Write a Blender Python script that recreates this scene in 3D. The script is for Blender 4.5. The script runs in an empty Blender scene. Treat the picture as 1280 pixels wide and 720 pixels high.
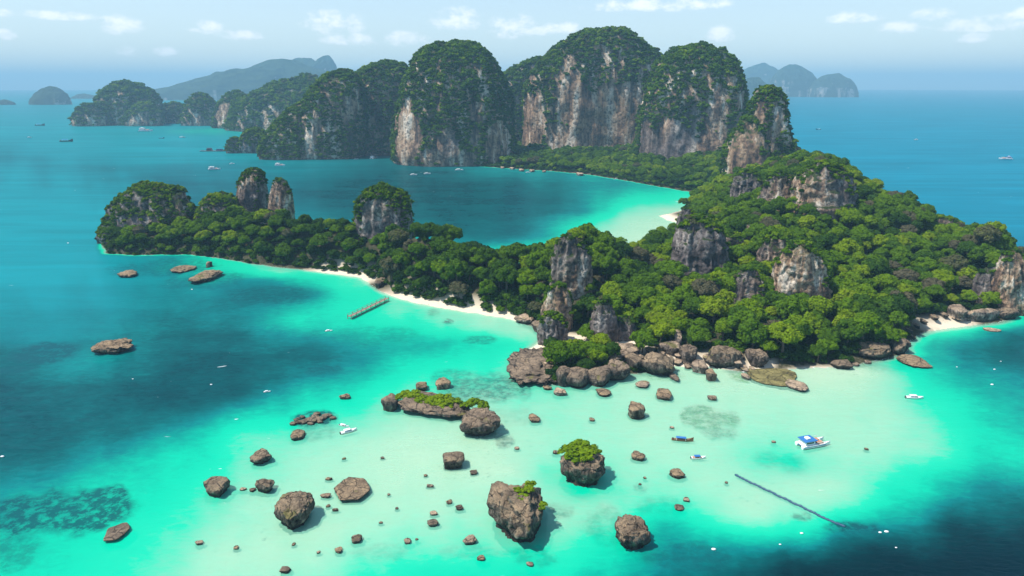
import bpy, bmesh, math, random
import numpy as np
from mathutils import Vector

R_ = math.radians
rng = np.random.default_rng(7)
random.seed(7)
SC = bpy.context.scene
COL = SC.collection

# ------------------------------------------------------------------ camera
H, F, CX, CY, HOR = 120.0, 865.0, 640.0, 360.0, 106.0
PITCH = math.atan((CY - HOR) / F)
CP, SP = math.cos(PITCH), math.sin(PITCH)
cam = bpy.data.cameras.new('camera')
cam.sensor_width = 36.0
cam.lens = 36.0 * F / 1280.0
cam.clip_start = 1.0
cam.clip_end = 90000.0
camo = bpy.data.objects.new('camera', cam)
COL.objects.link(camo)
camo.location = (0, 0, H)
camo.rotation_euler = (math.pi / 2 - PITCH, 0, 0)
SC.camera = camo

# ------------------------------------------------------------------ sun, sky, exposure
SUN_EL, SUN_AZ = 60.0, -101.0          # azimuth from +Y, negative = to the left
sdir = Vector((math.sin(R_(SUN_AZ)) * math.cos(R_(SUN_EL)), math.cos(R_(SUN_AZ)) * math.cos(R_(SUN_EL)), math.sin(R_(SUN_EL))))
sun = bpy.data.lights.new('sun', 'SUN')
sun.energy = 5.0
sun.angle = R_(0.53)
sun.color = (1.0, 0.955, 0.88)
suno = bpy.data.objects.new('sun', sun)
COL.objects.link(suno)
suno.rotation_euler = (-sdir).to_track_quat('-Z', 'Y').to_euler()
suno.location = (0, 0, 500)

SC.view_settings.view_transform = 'Standard'
SC.view_settings.look = 'None'
SC.view_settings.gamma = 1.0
SC.view_settings.exposure = 0.3
SC.view_settings.use_curve_mapping = False
cy = SC.cycles
cy.max_bounces = 6
cy.diffuse_bounces = 2
cy.glossy_bounces = 2
cy.transmission_bounces = 2
cy.transparent_max_bounces = 8
cy.volume_bounces = 0
cy.use_denoising = True
cy.caustics_reflective = False
cy.caustics_refractive = False


class NT:
    """tiny node-tree helper"""
    def __init__(self, tree):
        self.t = tree
        self.t.nodes.clear()

    def n(self, kind, **kw):
        nd = self.t.nodes.new(kind)
        for k, v in kw.items():
            setattr(nd, k, v)
        return nd

    def l(self, a, b):
        self.t.links.new(a, b)

    def put(self, sock, v):
        if isinstance(v, bpy.types.NodeSocket):
            self.l(v, sock)
        else:
            sock.default_value = v

    def m(self, op, a, b=0.0, c=None, clamp=False):
        nd = self.n('ShaderNodeMath', operation=op, use_clamp=clamp)
        self.put(nd.inputs[0], a)
        self.put(nd.inputs[1], b)
        if c is not None:
            self.put(nd.inputs[2], c)
        return nd.outputs[0]

    def mix(self, f, a, b, blend='MIX'):
        nd = self.n('ShaderNodeMix', data_type='RGBA', blend_type=blend)
        nd.clamp_factor = True
        self.put(nd.inputs[0], f)
        self.put(nd.inputs[6], a if isinstance(a, bpy.types.NodeSocket) else (*a, 1.0)[:4])
        self.put(nd.inputs[7], b if isinstance(b, bpy.types.NodeSocket) else (*b, 1.0)[:4])
        return nd.outputs[2]

    def ramp(self, f, stops, interp='LINEAR'):
        nd = self.n('ShaderNodeValToRGB')
        nd.color_ramp.interpolation = interp
        e = nd.color_ramp.elements
        while len(e) < len(stops):
            e.new(0.5)
        for i, (p, c) in enumerate(stops):
            e[i].position = p
            e[i].color = (c, c, c, 1) if isinstance(c, (int, float)) else (*c, 1)
        self.put(nd.inputs[0], f)
        return nd.outputs[0]

    def step(self, v, lo, hi):
        nd = self.n('ShaderNodeMapRange', interpolation_type='SMOOTHSTEP')
        self.put(nd.inputs[0], v)
        nd.inputs[1].default_value = lo
        nd.inputs[2].default_value = hi
        return nd.outputs[0]

    def noise(self, vec, scale, detail=4.0, rough=0.55, dist=0.0):
        nd = self.n('ShaderNodeTexNoise')
        if vec is not None:
            self.l(vec, nd.inputs['Vector'])
        nd.inputs['Scale'].default_value = scale
        nd.inputs['Detail'].default_value = detail
        nd.inputs['Roughness'].default_value = rough
        nd.inputs['Distortion'].default_value = dist
        return nd.outputs[0]

    def scaled(self, vec, s):
        nd = self.n('ShaderNodeVectorMath', operation='MULTIPLY')
        self.l(vec, nd.inputs[0])
        nd.inputs[1].default_value = s
        return nd.outputs[0]

    def pos(self):
        return self.n('ShaderNodeNewGeometry').outputs['Position']


# clouds listed as (px, py, half width, half height) in the photograph
PUFFS = [(150, 29, 22, 11), (258, 33, 18, 8), (300, 42, 26, 7), (415, 25, 32, 16), (440, 48, 32, 8), (507, 47, 28, 10),
         (572, 22, 30, 15), (640, 31, 30, 15), (676, 35, 34, 8), (710, 32, 13, 8), (820, 5, 80, 8), (902, 40, 18, 10),
         (1065, 20, 28, 7), (1132, 32, 24, 7), (1165, 18, 21, 8), (1230, 28, 40, 9), (1278, 16, 16, 8), (160, 63, 14, 6),
         (205, 63, 12, 6), (4, 42, 12, 6), (1215, 46, 18, 6), (760, 52, 20, 6), (60, 18, 60, 5)]

world = bpy.data.worlds.new('World')
SC.world = world
world.use_nodes = True
w = NT(world.node_tree)
sky = w.n('ShaderNodeTexSky', sky_type='NISHITA')
sky.sun_disc = False
sky.sun_elevation = R_(SUN_EL)
sky.sun_rotation = R_(SUN_AZ)
sky.altitude = 0.0
sky.air_density = 1.0
sky.dust_density = 0.4
sky.ozone_density = 1.6
gen = w.n('ShaderNodeTexCoord').outputs['Generated']
sep = w.n('ShaderNodeSeparateXYZ')
w.l(gen, sep.inputs[0])
az = w.m('ARCTAN2', sep.outputs[0], sep.outputs[1])
azw = w.n('ShaderNodeMath', operation='WRAP')
w.l(az, azw.inputs[0])
azw.inputs[1].default_value = R_(42)
azw.inputs[2].default_value = R_(-42)
az = azw.outputs[0]
el = w.m('ARCSINE', sep.outputs[2])
cmb = w.n('ShaderNodeCombineXYZ')
w.l(az, cmb.inputs[0])
w.l(w.m('MULTIPLY', el, 1.5), cmb.inputs[1])
cn = w.noise(cmb.outputs[0], 42.0, 7.0, 0.60)
dens = None
for (px, py, a, b) in PUFFS:
    u, v = (px - CX) / F, (CY - py) / F
    d = Vector((u, CP + v * SP, -SP + v * CP)).normalized()
    a0, e0 = math.atan2(d.x, d.y), math.asin(d.z)
    dx = w.m('MULTIPLY', w.m('SUBTRACT', az, a0), F / a)
    dy = w.m('MULTIPLY', w.m('SUBTRACT', el, e0 - 0.3 * b / F), F / b)
    dyb = w.m('MULTIPLY', w.m('MINIMUM', dy, 0.0), 1.0)          # flatter, sharper base
    dy2 = w.m('ADD', w.m('MULTIPLY', dy, dy), w.m('MULTIPLY', dyb, dyb))
    r2 = w.m('ADD', w.m('MULTIPLY', dx, dx), dy2)
    p = w.m('SUBTRACT', 1.0, r2)
    dens = p if dens is None else w.m('MAXIMUM', dens, p)
dens = w.m('MAXIMUM', dens, -1.2)
cl = w.m('ADD', w.m('MULTIPLY', dens, 0.42), w.m('MULTIPLY', w.m('SUBTRACT', cn, 0.42), 3.0))
cl = w.step(cl, 0.0, 1.05)
cl = w.m('MULTIPLY', cl, w.step(dens, -0.75, 0.35))
cmb2 = w.n('ShaderNodeCombineXYZ')
w.l(az, cmb2.inputs[0])
w.l(w.m('MULTIPLY', el, 7.0), cmb2.inputs[1])
cir = w.noise(cmb2.outputs[0], 5.0, 5.0, 0.6, 0.4)
cir = w.m('MULTIPLY', w.step(cir, 0.42, 0.75), 0.30)
low = w.m('MULTIPLY', w.step(el, R_(14), R_(-1)), 0.62)
veil = w.mix(w.m('MAXIMUM', cir, low), sky.outputs[0], (4.3, 5.0, 5.35))
skyc = w.mix(w.m('MULTIPLY', cl, 0.80), veil, (7.4, 7.4, 7.5))
bg = w.n('ShaderNodeBackground')
w.l(skyc, bg.inputs[0])
bg.inputs[1].default_value = 0.15
wo = w.n('ShaderNodeOutputWorld')
w.l(bg.outputs[0], wo.inputs[0])


# ------------------------------------------------------------------ projection helpers
def at(px, py, Y):
    u, v = (px - CX) / F, (CY - py) / F
    t = Y / (CP + v * SP)
    return np.array([u * t, Y, H + (-SP + v * CP) * t])


def gp(px, py, z=0.0):
    u, v = (px - CX) / F, (CY - py) / F
    t = (z - H) / (-SP + v * CP)
    return np.array([u * t, (CP + v * SP) * t, z])


def gY(px, Y):
    zd = Y * CP + H * SP
    return np.array([(px - CX) / F * zd, Y, 0.0])


def proj(P):
    x, y, z = P[..., 0], P[..., 1], P[..., 2] - H
    zd = y * CP - z * SP
    up = y * SP + z * CP
    return CX + F * x / zd, CY - F * up / zd, zd


def mpp(Y, z=0.0):
    return (Y * CP + (H - z) * SP) / F


# ------------------------------------------------------------------ numpy noise
def _h(ix, iy, iz, s):
    n = (ix * 374761393 + iy * 668265263 + iz * 2147483647 + s * 1274126177).astype(np.int64) & 0xFFFFFFFF
    n = ((n ^ (n >> 13)) * 1274126177) & 0xFFFFFFFF
    n = ((n ^ (n >> 16)) * 2246822519) & 0xFFFFFFFF
    n = n ^ (n >> 15)
    return (n & 0xFFFFFF) / float(0xFFFFFF)


def vn(p, s=0):
    i = np.floor(p).astype(np.int64)
    f = p - i
    f = f * f * (3 - 2 * f)
    x, y, z = i[:, 0], i[:, 1], i[:, 2]
    fx, fy, fz = f[:, 0], f[:, 1], f[:, 2]
    o = 0
    for dx in (0, 1):
        for dy in (0, 1):
            for dz in (0, 1):
                wgt = (fx if dx else 1 - fx) * (fy if dy else 1 - fy) * (fz if dz else 1 - fz)
                o = o + wgt * _h(x + dx, y + dy, z + dz, s)
    return o * 2 - 1


def fbm(p, octv=4, s=0, gain=0.5):
    o, a, t = 0, 1.0, 0
    p = np.asarray(p, float)
    for k in range(octv):
        o = o + a * vn(p, s + k * 17)
        t += a
        a *= gain
        p = p * 2.03 + 11.3
    return o / t


# ------------------------------------------------------------------ object helpers
def mesh_from(name, verts, faces):
    me = bpy.data.meshes.new(name)
    verts = np.asarray(verts, np.float32)
    if isinstance(faces, np.ndarray):
        nf, k = faces.shape
        me.vertices.add(len(verts))
        me.vertices.foreach_set('co', verts.ravel())
        me.loops.add(nf * k)
        me.loops.foreach_set('vertex_index', faces.astype(np.int32).ravel())
        me.polygons.add(nf)
        me.polygons.foreach_set('loop_start', np.arange(0, nf * k, k, dtype=np.int32))
        me.polygons.foreach_set('loop_total', np.full(nf, k, dtype=np.int32))
        me.update(calc_edges=True)
    else:
        me.from_pydata([tuple(map(float, v)) for v in verts], [], faces)
        me.update()
    return me


def smooth(me):
    me.polygons.foreach_set('use_smooth', np.ones(len(me.polygons), dtype=bool))


def link(name, me, parent=None, mat=None, loc=(0, 0, 0), rot=None, scale=None):
    o = bpy.data.objects.new(name, me)
    COL.objects.link(o)
    o.location = loc
    if rot is not None:
        o.rotation_euler = rot
    if scale is not None:
        o.scale = scale
    if mat is not None and me is not None and len(me.materials) == 0:
        me.materials.append(mat)
    if parent is not None:
        o.parent = parent
    return o


def tag(o, label, cat, group=None, kind=None):
    if label:
        o['label'] = label
    if cat:
        o['category'] = cat
    if group:
        o['group'] = group
    if kind:
        o['kind'] = kind
    return o


def empty(name, loc, rz=0.0):
    o = bpy.data.objects.new(name, None)
    COL.objects.link(o)
    o.location = loc
    o.rotation_euler = (0, 0, rz)
    o.empty_display_size = 0.5
    return o


# ------------------------------------------------------------------ materials
def newmat(name):
    m = bpy.data.materials.new(name)
    m.use_nodes = True
    return m, NT(m.node_tree)


def finish(t, shader, bump=None):
    out = t.n('ShaderNodeOutputMaterial')
    t.l(shader, out.inputs[0])


def principled(t, col, rough=0.8, spec=0.3, bump=None, bstr=0.4, bdist=1.0):
    b = t.n('ShaderNodeBsdfPrincipled')
    t.put(b.inputs['Base Color'], col if isinstance(col, bpy.types.NodeSocket) else (*col, 1))
    t.put(b.inputs['Roughness'], rough)
    b.inputs['Specular IOR Level'].default_value = spec
    if bump is not None:
        bn = t.n('ShaderNodeBump')
        bn.inputs['Strength'].default_value = bstr
        bn.inputs['Distance'].default_value = bdist
        t.l(bump, bn.inputs['Height'])
        t.l(bn.outputs[0], b.inputs['Normal'])
    return b.outputs[0]


def mat_plain(name, col, rough=0.6, spec=0.4, var=0.15):
    m, t = newmat(name)
    nz = t.noise(t.pos(), 1.7, 4)
    c = t.mix(t.m('MULTIPLY', nz, var * 2), col, tuple(c * 0.55 for c in col))
    finish(t, principled(t, c, rough, spec))
    return m


def mat_cliff(name, s, warm, mossy=1.0, stretch=0.16):
    """weathered limestone; s scales the pattern, warm = share of orange-tan faces"""
    m, t = newmat(name)
    p = t.pos()
    pv = t.scaled(p, (s, s, s * stretch))                    # vertical streaks
    streak = t.noise(pv, 0.34, 6, 0.62, 0.3)
    fine = t.noise(p, s * 0.9, 6, 0.65)
    big = t.noise(t.scaled(p, (1, 1, 0.6)), s * 0.03, 4, 0.5)
    g = t.ramp(streak, [(0.36, (0.055, 0.045, 0.043)), (0.46, (0.14, 0.115, 0.108)), (0.55, (0.22, 0.185, 0.17)), (0.66, (0.46, 0.40, 0.35))])
    o = t.ramp(streak, [(0.36, (0.07, 0.05, 0.042)), (0.44, (0.25, 0.155, 0.10)), (0.53, (0.45, 0.31, 0.20)), (0.62, (0.70, 0.60, 0.48))])
    c = t.mix(t.step(big, 0.62 - 0.28 * warm, 0.74 - 0.28 * warm), g, o)
    c = t.mix(t.step(fine, 0.54, 0.40), c, t.mix(0.72, c, (0.04, 0.036, 0.036)))
    nrm = t.n('ShaderNodeNewGeometry').outputs['Normal']
    sp = t.n('ShaderNodeSeparateXYZ')
    t.l(nrm, sp.inputs[0])
    up = t.m('ADD', sp.outputs[2], t.m('MULTIPLY', t.m('SUBTRACT', fine, 0.5), 1.0))
    c = t.mix(t.m('MULTIPLY', t.step(up, 0.35, 0.65), mossy), c, (0.035, 0.05, 0.018))
    sz = t.n('ShaderNodeSeparateXYZ')
    t.l(p, sz.inputs[0])
    wet = t.step(t.m('ADD', sz.outputs[2], t.m('MULTIPLY', fine, 2.0)), 3.0, 1.4)
    c = t.mix(t.m('MULTIPLY', wet, 0.75), c, (0.045, 0.04, 0.035))
    hgt = t.m('ADD', t.m('MULTIPLY', streak, 1.4), fine)
    finish(t, principled(t, c, 0.92, 0.15, hgt, 0.9, 0.9 / s ** 0.5))
    return m


def mat_boulder(name, tone, wz=(2.3, 1.2)):
    m, t = newmat(name)
    p = t.pos()
    k = tone

    def c3(a, b, c):
        return (a * k[0], b * k[1], c * k[2])
    n0 = t.noise(p, 0.16, 6, 0.62, 0.4)
    n1 = t.noise(t.scaled(p, (1, 1, 0.45)), 0.45, 7, 0.68, 0.3)
    n2 = t.noise(p, 1.5, 6, 0.7)
    vor = t.n('ShaderNodeTexVoronoi', feature='DISTANCE_TO_EDGE')
    wv = t.n('ShaderNodeVectorMath', operation='ADD')
    t.l(p, wv.inputs[0])
    nv = t.n('ShaderNodeTexNoise')
    nv.inputs['Scale'].default_value = 0.25
    t.l(p, nv.inputs['Vector'])
    sc = t.n('ShaderNodeVectorMath', operation='SCALE')
    t.l(nv.outputs['Color'], sc.inputs[0])
    sc.inputs['Scale'].default_value = 5.0
    t.l(sc.outputs[0], wv.inputs[1])
    t.l(wv.outputs[0], vor.inputs['Vector'])
    vor.inputs['Scale'].default_value = 0.20
    crack = t.step(vor.outputs['Distance'], 0.035, 0.0)
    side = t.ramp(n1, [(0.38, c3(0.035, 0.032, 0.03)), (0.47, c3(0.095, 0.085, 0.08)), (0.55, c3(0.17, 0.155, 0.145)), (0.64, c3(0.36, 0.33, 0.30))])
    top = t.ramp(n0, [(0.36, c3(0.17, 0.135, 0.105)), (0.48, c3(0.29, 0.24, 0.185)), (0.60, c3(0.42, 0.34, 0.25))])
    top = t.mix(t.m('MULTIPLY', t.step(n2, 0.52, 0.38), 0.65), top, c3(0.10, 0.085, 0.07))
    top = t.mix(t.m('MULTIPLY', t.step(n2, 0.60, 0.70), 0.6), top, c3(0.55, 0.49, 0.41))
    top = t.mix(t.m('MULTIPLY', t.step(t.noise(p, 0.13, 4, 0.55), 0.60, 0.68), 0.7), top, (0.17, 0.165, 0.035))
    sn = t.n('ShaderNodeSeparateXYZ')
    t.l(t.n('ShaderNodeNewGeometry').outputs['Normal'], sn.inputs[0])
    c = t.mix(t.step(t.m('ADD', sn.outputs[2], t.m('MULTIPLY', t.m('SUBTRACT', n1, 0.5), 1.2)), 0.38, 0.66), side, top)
    c = t.mix(t.m('MULTIPLY', crack, 0.6), c, (0.03, 0.026, 0.022))
    sz = t.n('ShaderNodeSeparateXYZ')
    t.l(p, sz.inputs[0])
    wet = t.step(t.m('ADD', sz.outputs[2], t.m('MULTIPLY', n2, 0.9)), wz[0], wz[1])
    c = t.mix(t.m('MULTIPLY', wet, 0.88), c, (0.026, 0.023, 0.019))
    hgt = t.m('ADD', n1, t.m('ADD', t.m('MULTIPLY', n2, 0.5), t.m('MULTIPLY', crack, -0.5)))
    finish(t, principled(t, c, 0.88, 0.25, hgt, 1.0, 1.6))
    return m


def mat_leaf(name):
    m, t = newmat(name)
    a = t.n('ShaderNodeAttribute', attribute_type='INSTANCER', attribute_name='tint')
    tint = a.outputs['Fac']
    n = t.noise(t.pos(), 0.55, 3, 0.6)
    f = t.m('ADD', tint, t.m('MULTIPLY', t.m('SUBTRACT', n, 0.5), 0.30))
    c = t.ramp(f, [(0.0, (0.013, 0.036, 0.010)), (0.30, (0.036, 0.082, 0.009)), (0.55, (0.092, 0.175, 0.007)), (0.74, (0.175, 0.25, 0.008)),
                   (0.80, (0.14, 0.17, 0.022)), (0.86, (0.085, 0.092, 0.04)), (1.0, (0.11, 0.098, 0.06))])
    d = t.n('ShaderNodeBsdfDiffuse')
    t.l(c, d.inputs[0])
    tr = t.n('ShaderNodeBsdfTranslucent')
    t.l(t.mix(0.35, c, (0.16, 0.22, 0.01)), tr.inputs[0])
    mx = t.n('ShaderNodeMixShader')
    mx.inputs[0].default_value = 0.14
    t.l(d.outputs[0], mx.inputs[1])
    t.l(tr.outputs[0], mx.inputs[2])
    finish(t, mx.outputs[0])
    return m


def mat_farhill(name):
    m, t = newmat(name)
    p = t.pos()
    n = t.noise(p, 0.02, 6, 0.65)
    st = t.noise(t.scaled(p, (1, 1, 0.3)), 0.012, 5, 0.6)
    c = t.ramp(n, [(0.35, (0.015, 0.03, 0.017)), (0.65, (0.04, 0.065, 0.03))])
    sn = t.n('ShaderNodeSeparateXYZ')
    t.l(t.n('ShaderNodeNewGeometry').outputs['Normal'], sn.inputs[0])
    rock = t.m('MULTIPLY', t.step(sn.outputs[2], 0.30, 0.08), t.step(st, 0.50, 0.60))
    c = t.mix(rock, c, (0.42, 0.36, 0.31))
    finish(t, principled(t, c, 0.95, 0.1, n, 0.8, 14.0))
    return m


M = {
    'cliff_far': mat_cliff('limestone_cliff_far', 0.24, 1.15),
    'cliff_near': mat_cliff('limestone_cliff_near', 0.55, 0.45, 1.0, 0.36),
    'cliff_pale': mat_cliff('limestone_cliff_pale', 0.55, 1.0, 0.7, 0.34),
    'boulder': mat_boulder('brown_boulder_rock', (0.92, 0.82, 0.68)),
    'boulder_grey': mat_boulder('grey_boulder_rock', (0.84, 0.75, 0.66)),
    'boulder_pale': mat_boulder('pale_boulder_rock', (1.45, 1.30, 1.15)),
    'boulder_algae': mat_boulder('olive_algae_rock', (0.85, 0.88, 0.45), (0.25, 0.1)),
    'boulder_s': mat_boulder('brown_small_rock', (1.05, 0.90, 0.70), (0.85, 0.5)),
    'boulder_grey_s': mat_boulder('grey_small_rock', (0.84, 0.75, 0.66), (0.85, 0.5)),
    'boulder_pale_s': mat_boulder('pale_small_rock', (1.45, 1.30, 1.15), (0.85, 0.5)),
    'leaf': mat_leaf('tree_leaves'),
    'far': mat_farhill('distant_hill_cover'),
    'bark': mat_plain('tree_bark', (0.16, 0.12, 0.09), 0.9, 0.1),
    'white': mat_plain('white_boat_paint', (0.80, 0.80, 0.79), 0.35, 0.5, 0.05),
    'blue': mat_plain('blue_canopy_cloth', (0.03, 0.16, 0.42), 0.6, 0.3),
    'wood': mat_plain('brown_boat_wood', (0.24, 0.12, 0.06), 0.6, 0.3),
    'dark': mat_plain('dark_glass_and_rubber', (0.02, 0.025, 0.03), 0.25, 0.5, 0.05),
    'tan': mat_plain('tan_deck_cushion', (0.50, 0.25, 0.16), 0.8, 0.2),
    'planks': mat_plain('weathered_pier_wood', (0.34, 0.28, 0.21), 0.9, 0.1, 0.4),
    'navy': mat_plain('dark_blue_float_rubber', (0.015, 0.07, 0.13), 0.5, 0.4),
    'red': mat_plain('red_paint', (0.45, 0.06, 0.03), 0.5, 0.4),
}

# ------------------------------------------------------------------ land outline and heights
front = [(128, 305), (132, 317), (165, 319), (205, 318), (238, 318), (262, 321), (300, 327), (340, 333), (395, 339), (450, 347),
         (490, 371), (540, 383), (590, 391), (640, 399), (668, 408), (682, 420), (668, 434), (648, 446), (640, 460), (652, 472), (690, 480),
         (740, 475), (790, 466), (840, 458), (880, 458), (930, 464), (985, 462), (1040, 460), (1080, 452), (1108, 449), (1138, 440),
         (1136, 428), (1150, 417), (1182, 411), (1215, 407), (1256, 401), (1284, 386)]
poly = [gp(*p)[:2] for p in front]
poly += [gY(*p)[:2] for p in [(1300, 400), (1285, 440), (1235, 480), (1185, 530), (1130, 560), (1105, 610), (1100, 680), (1060, 740),
                              (1010, 800), (1000, 900), (975, 1050), (950, 1300), (800, 1500), (600, 1350)]]
strip = [(588, 205), (600, 208), (640, 211), (690, 214), (740, 219), (800, 229), (850, 238), (884, 243), (880, 250), (866, 258),
         (842, 266), (824, 270), (834, 275), (852, 280), (838, 290), (815, 298)]
poly += [gp(*p)[:2] for p in strip]
poly += [gY(*p)[:2] for p in [(806, 510), (772, 468), (740, 458), (690, 450), (640, 438), (600, 436), (560, 450), (500, 470), (440, 500), (400, 520),
                              (360, 535), (300, 545), (240, 548), (180, 548), (138, 532)]]
poly = np.array(poly)


def sdist(x, y):
    d2 = np.full(x.shape, 1e18)
    inside = np.zeros(x.shape, bool)
    n = len(poly)
    for i in range(n):
        ax, ay = poly[i]
        bx, by = poly[(i + 1) % n]
        ex, ey = bx - ax, by - ay
        t = np.clip(((x - ax) * ex + (y - ay) * ey) / (ex * ex + ey * ey), 0, 1)
        d2 = np.minimum(d2, (x - ax - t * ex) ** 2 + (y - ay - t * ey) ** 2)
        c = (ay > y) != (by > y)
        inside ^= c & (x < (bx - ax) * (y - ay) / (by - ay + 1e-12) + ax)
    return np.where(inside, 1, -1) * np.sqrt(d2)


class RBF:
    def __init__(self, P, v, lam=0.0):
        self.P = np.asarray(P, float)
        v = np.asarray(v, float)
        self.mean = v.mean()
        D = np.linalg.norm(self.P[:, None] - self.P[None], axis=2)
        A = D + lam * np.eye(len(P))
        self.w = np.linalg.solve(np.block([[A, np.ones((len(P), 1))], [np.ones((1, len(P))), np.zeros((1, 1))]]), np.append(v, 0))

    def __call__(self, Q):
        out = np.empty(len(Q))
        for i in range(0, len(Q), 20000):
            D = np.linalg.norm(Q[i:i + 20000, None] - self.P[None], axis=2)
            out[i:i + 20000] = D @ self.w[:-1] + self.w[-1]
        return out


hc = [(740, 340, 5), (760, 318, 2.5), (780, 316, 2.5), (740, 380, 20), (735, 405, 28), (740, 450, 12), (700, 360, 10), (700, 395, 18), (640, 400, 13), (640, 420, 8), (600, 405, 17), (550, 400, 19),
      (550, 430, 30), (500, 430, 25), (480, 450, 30), (440, 470, 26), (400, 480, 25), (350, 500, 21), (300, 515, 19), (250, 520, 14), (190, 525, 14), (150, 525, 8),
      (850, 330, 5), (850, 380, 10), (850, 420, 13), (850, 470, 10), (850, 530, 4), (850, 620, 1.5), (790, 350, 7), (790, 400, 9), (790, 430, 8), (790, 460, 3),
      (950, 330, 7), (950, 400, 17), (950, 480, 30), (950, 560, 37), (950, 650, 38), (930, 750, 28), (880, 700, 6), (900, 640, 14),
      (1030, 330, 7), (1030, 400, 18), (1030, 480, 32), (1030, 560, 45), (1030, 620, 50), (1030, 690, 38),
      (1090, 340, 7), (1090, 420, 19), (1090, 500, 30), (1090, 560, 33), (1095, 600, 22), (1150, 360, 5), (1150, 420, 16), (1150, 480, 22), (1150, 520, 17),
      (1200, 390, 9), (1200, 430, 18), (1200, 470, 17), (1250, 390, 20), (1250, 420, 24), (1275, 405, 20),
      (700, 1150, 6), (850, 950, 6), (900, 900, 10), (800, 1100, 8), (640, 1200, 8), (950, 850, 25), (850, 1200, 20), (960, 1000, 30), (720, 1300, 10)]
hP = np.array([gY(a, b)[:2] for a, b, c in hc] + [p for p in poly])
hV = [c for a, b, c in hc] + [1.5] * len(poly)
hrbf = RBF(hP / 100.0, hV, 0.02)

DEP = [(0, 718, 3.6), (120, 715, 2.4), (200, 700, 1.7), (150, 640, 3.0), (300, 695, 0.7), (400, 700, 0.9), (470, 715, 2.2), (600, 712, 2.6), (530, 712, 2.7), (700, 712, 2.8),
       (560, 690, 1.7), (450, 650, 0.75), (550, 650, 1.0), (580, 560, 0.45), (500, 560, 0.5), (420, 560, 0.9), (350, 600, 1.2), (250, 580, 2.7), (300, 540, 2.3), (200, 580, 3.4),
       (100, 610, 4.2), (30, 650, 5), (0, 640, 6), (0, 600, 9), (100, 570, 8), (0, 540, 13), (0, 480, 12.5), (100, 500, 13), (200, 525, 11), (300, 495, 11), (250, 450, 12), (180, 480, 13), (300, 450, 12),
       (350, 480, 7), (400, 500, 3.3), (450, 480, 3.3), (420, 520, 1.8), (480, 520, 1.2), (550, 460, 2.4), (600, 450, 2.5), (640, 430, 2.3), (600, 422, 3), (500, 440, 5), (440, 455, 7),
       (540, 430, 5), (400, 440, 10), (300, 420, 11), (430, 402, 3.6), (370, 400, 3.3), (345, 400, 4.6), (400, 382, 4.0), (450, 390, 2.6), (480, 395, 2.1), (550, 402, 1.6), (600, 407, 1.2),
       (650, 416, 1.0), (300, 380, 9), (250, 370, 8), (400, 365, 5.5), (330, 352, 7.5), (370, 365, 8), (425, 357, 2), (350, 339, 1.4), (300, 333, 2.2), (260, 327, 3.2), (220, 325, 6), (150, 325, 9), (200, 345, 8.5),
       (100, 340, 9.5), (100, 300, 12), (0, 300, 12), (0, 400, 9.5), (60, 400, 8.5), (100, 430, 8), (100, 460, 7),
       (650, 500, 1.3), (700, 490, 1.4), (750, 500, 0.9), (800, 490, 0.8), (850, 480, 0.7), (900, 480, 0.45), (950, 490, 0.6), (1030, 478, 0.35), (1080, 468, 0.3), (1100, 480, 0.8),
       (1000, 520, 0.8), (900, 560, 0.9), (850, 600, 1.0), (800, 560, 0.9), (750, 540, 0.9), (650, 550, 0.7), (700, 650, 0.9), (760, 630, 1.0), (640, 590, 0.5), (600, 620, 0.7), (680, 590, 1.6),
       (730, 612, 2.3), (700, 600, 1.6), (1000, 580, 2.2), (960, 575, 1.7), (950, 560, 1.2), (1080, 560, 0.8), (1040, 605, 0.8), (1000, 612, 0.8), (950, 640, 0.8), (1060, 635, 1.8), (900, 650, 2.0), (850, 640, 2.2),
       (830, 660, 4.8), (800, 690, 5.5), (870, 690, 7), (760, 685, 3), (950, 690, 6.5), (950, 670, 3), (1000, 680, 5.5), (900, 715, 10), (1000, 710, 18), (1100, 690, 20), (1280, 700, 28), (1200, 660, 17),
       (1280, 640, 17), (1280, 610, 9), (1200, 620, 5.5), (1150, 645, 6.5), (1120, 620, 3), (1150, 590, 2.7), (1110, 585, 1.4), (1180, 560, 1.6), (1150, 540, 1.3), (1225, 560, 3), (1280, 570, 3.6),
       (1280, 540, 4), (1230, 520, 3.6), (1280, 500, 5), (1180, 500, 2.5), (1140, 490, 1.8), (1200, 480, 4.5), (1280, 470, 7), (1250, 440, 9.5), (1280, 420, 11), (1200, 440, 7.5), (1160, 450, 4.5),
       (1150, 428, 3.5), (1200, 425, 5.5), (1240, 411, 5), (1200, 408, 2), (1170, 410, 1.2), (1265, 402, 3.2), (1160, 470, 3.2), (1120, 462, 2),
       (700, 224, 7.5), (640, 216, 7), (750, 232, 7.5), (800, 240, 4.2), (850, 245, 2.2), (850, 255, 1.6), (870, 247, 2.0), (830, 262, 0.8), (845, 280, 0.4), (800, 290, 0.45), (780, 305, 0.4), (760, 280, 1.4), (770, 293, 0.6), (740, 290, 1.5),
       (800, 275, 0.7), (785, 262, 2.0), (730, 265, 7), (700, 250, 10), (650, 240, 12), (600, 230, 13), (650, 290, 10), (620, 300, 10), (690, 295, 5.0), (560, 260, 13), (500, 230, 14), (450, 215, 14), (400, 210, 13),
       (300, 210, 14), (560, 215, 13), (600, 214, 8), (720, 300, 2.2), (200, 175, 9), (250, 168, 5.5), (290, 172, 6.5), (230, 164, 4.5), (100, 165, 12), (0, 200, 16), (0, 150, 20), (150, 200, 15), (0, 125, 25), (330, 193, 10),
       (1290, 340, 18), (1280, 290, 20), (1100, 200, 22), (1280, 200, 22), (1050, 130, 25), (1280, 120, 25), (600, 120, 25), (300, 120, 25)]


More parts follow.
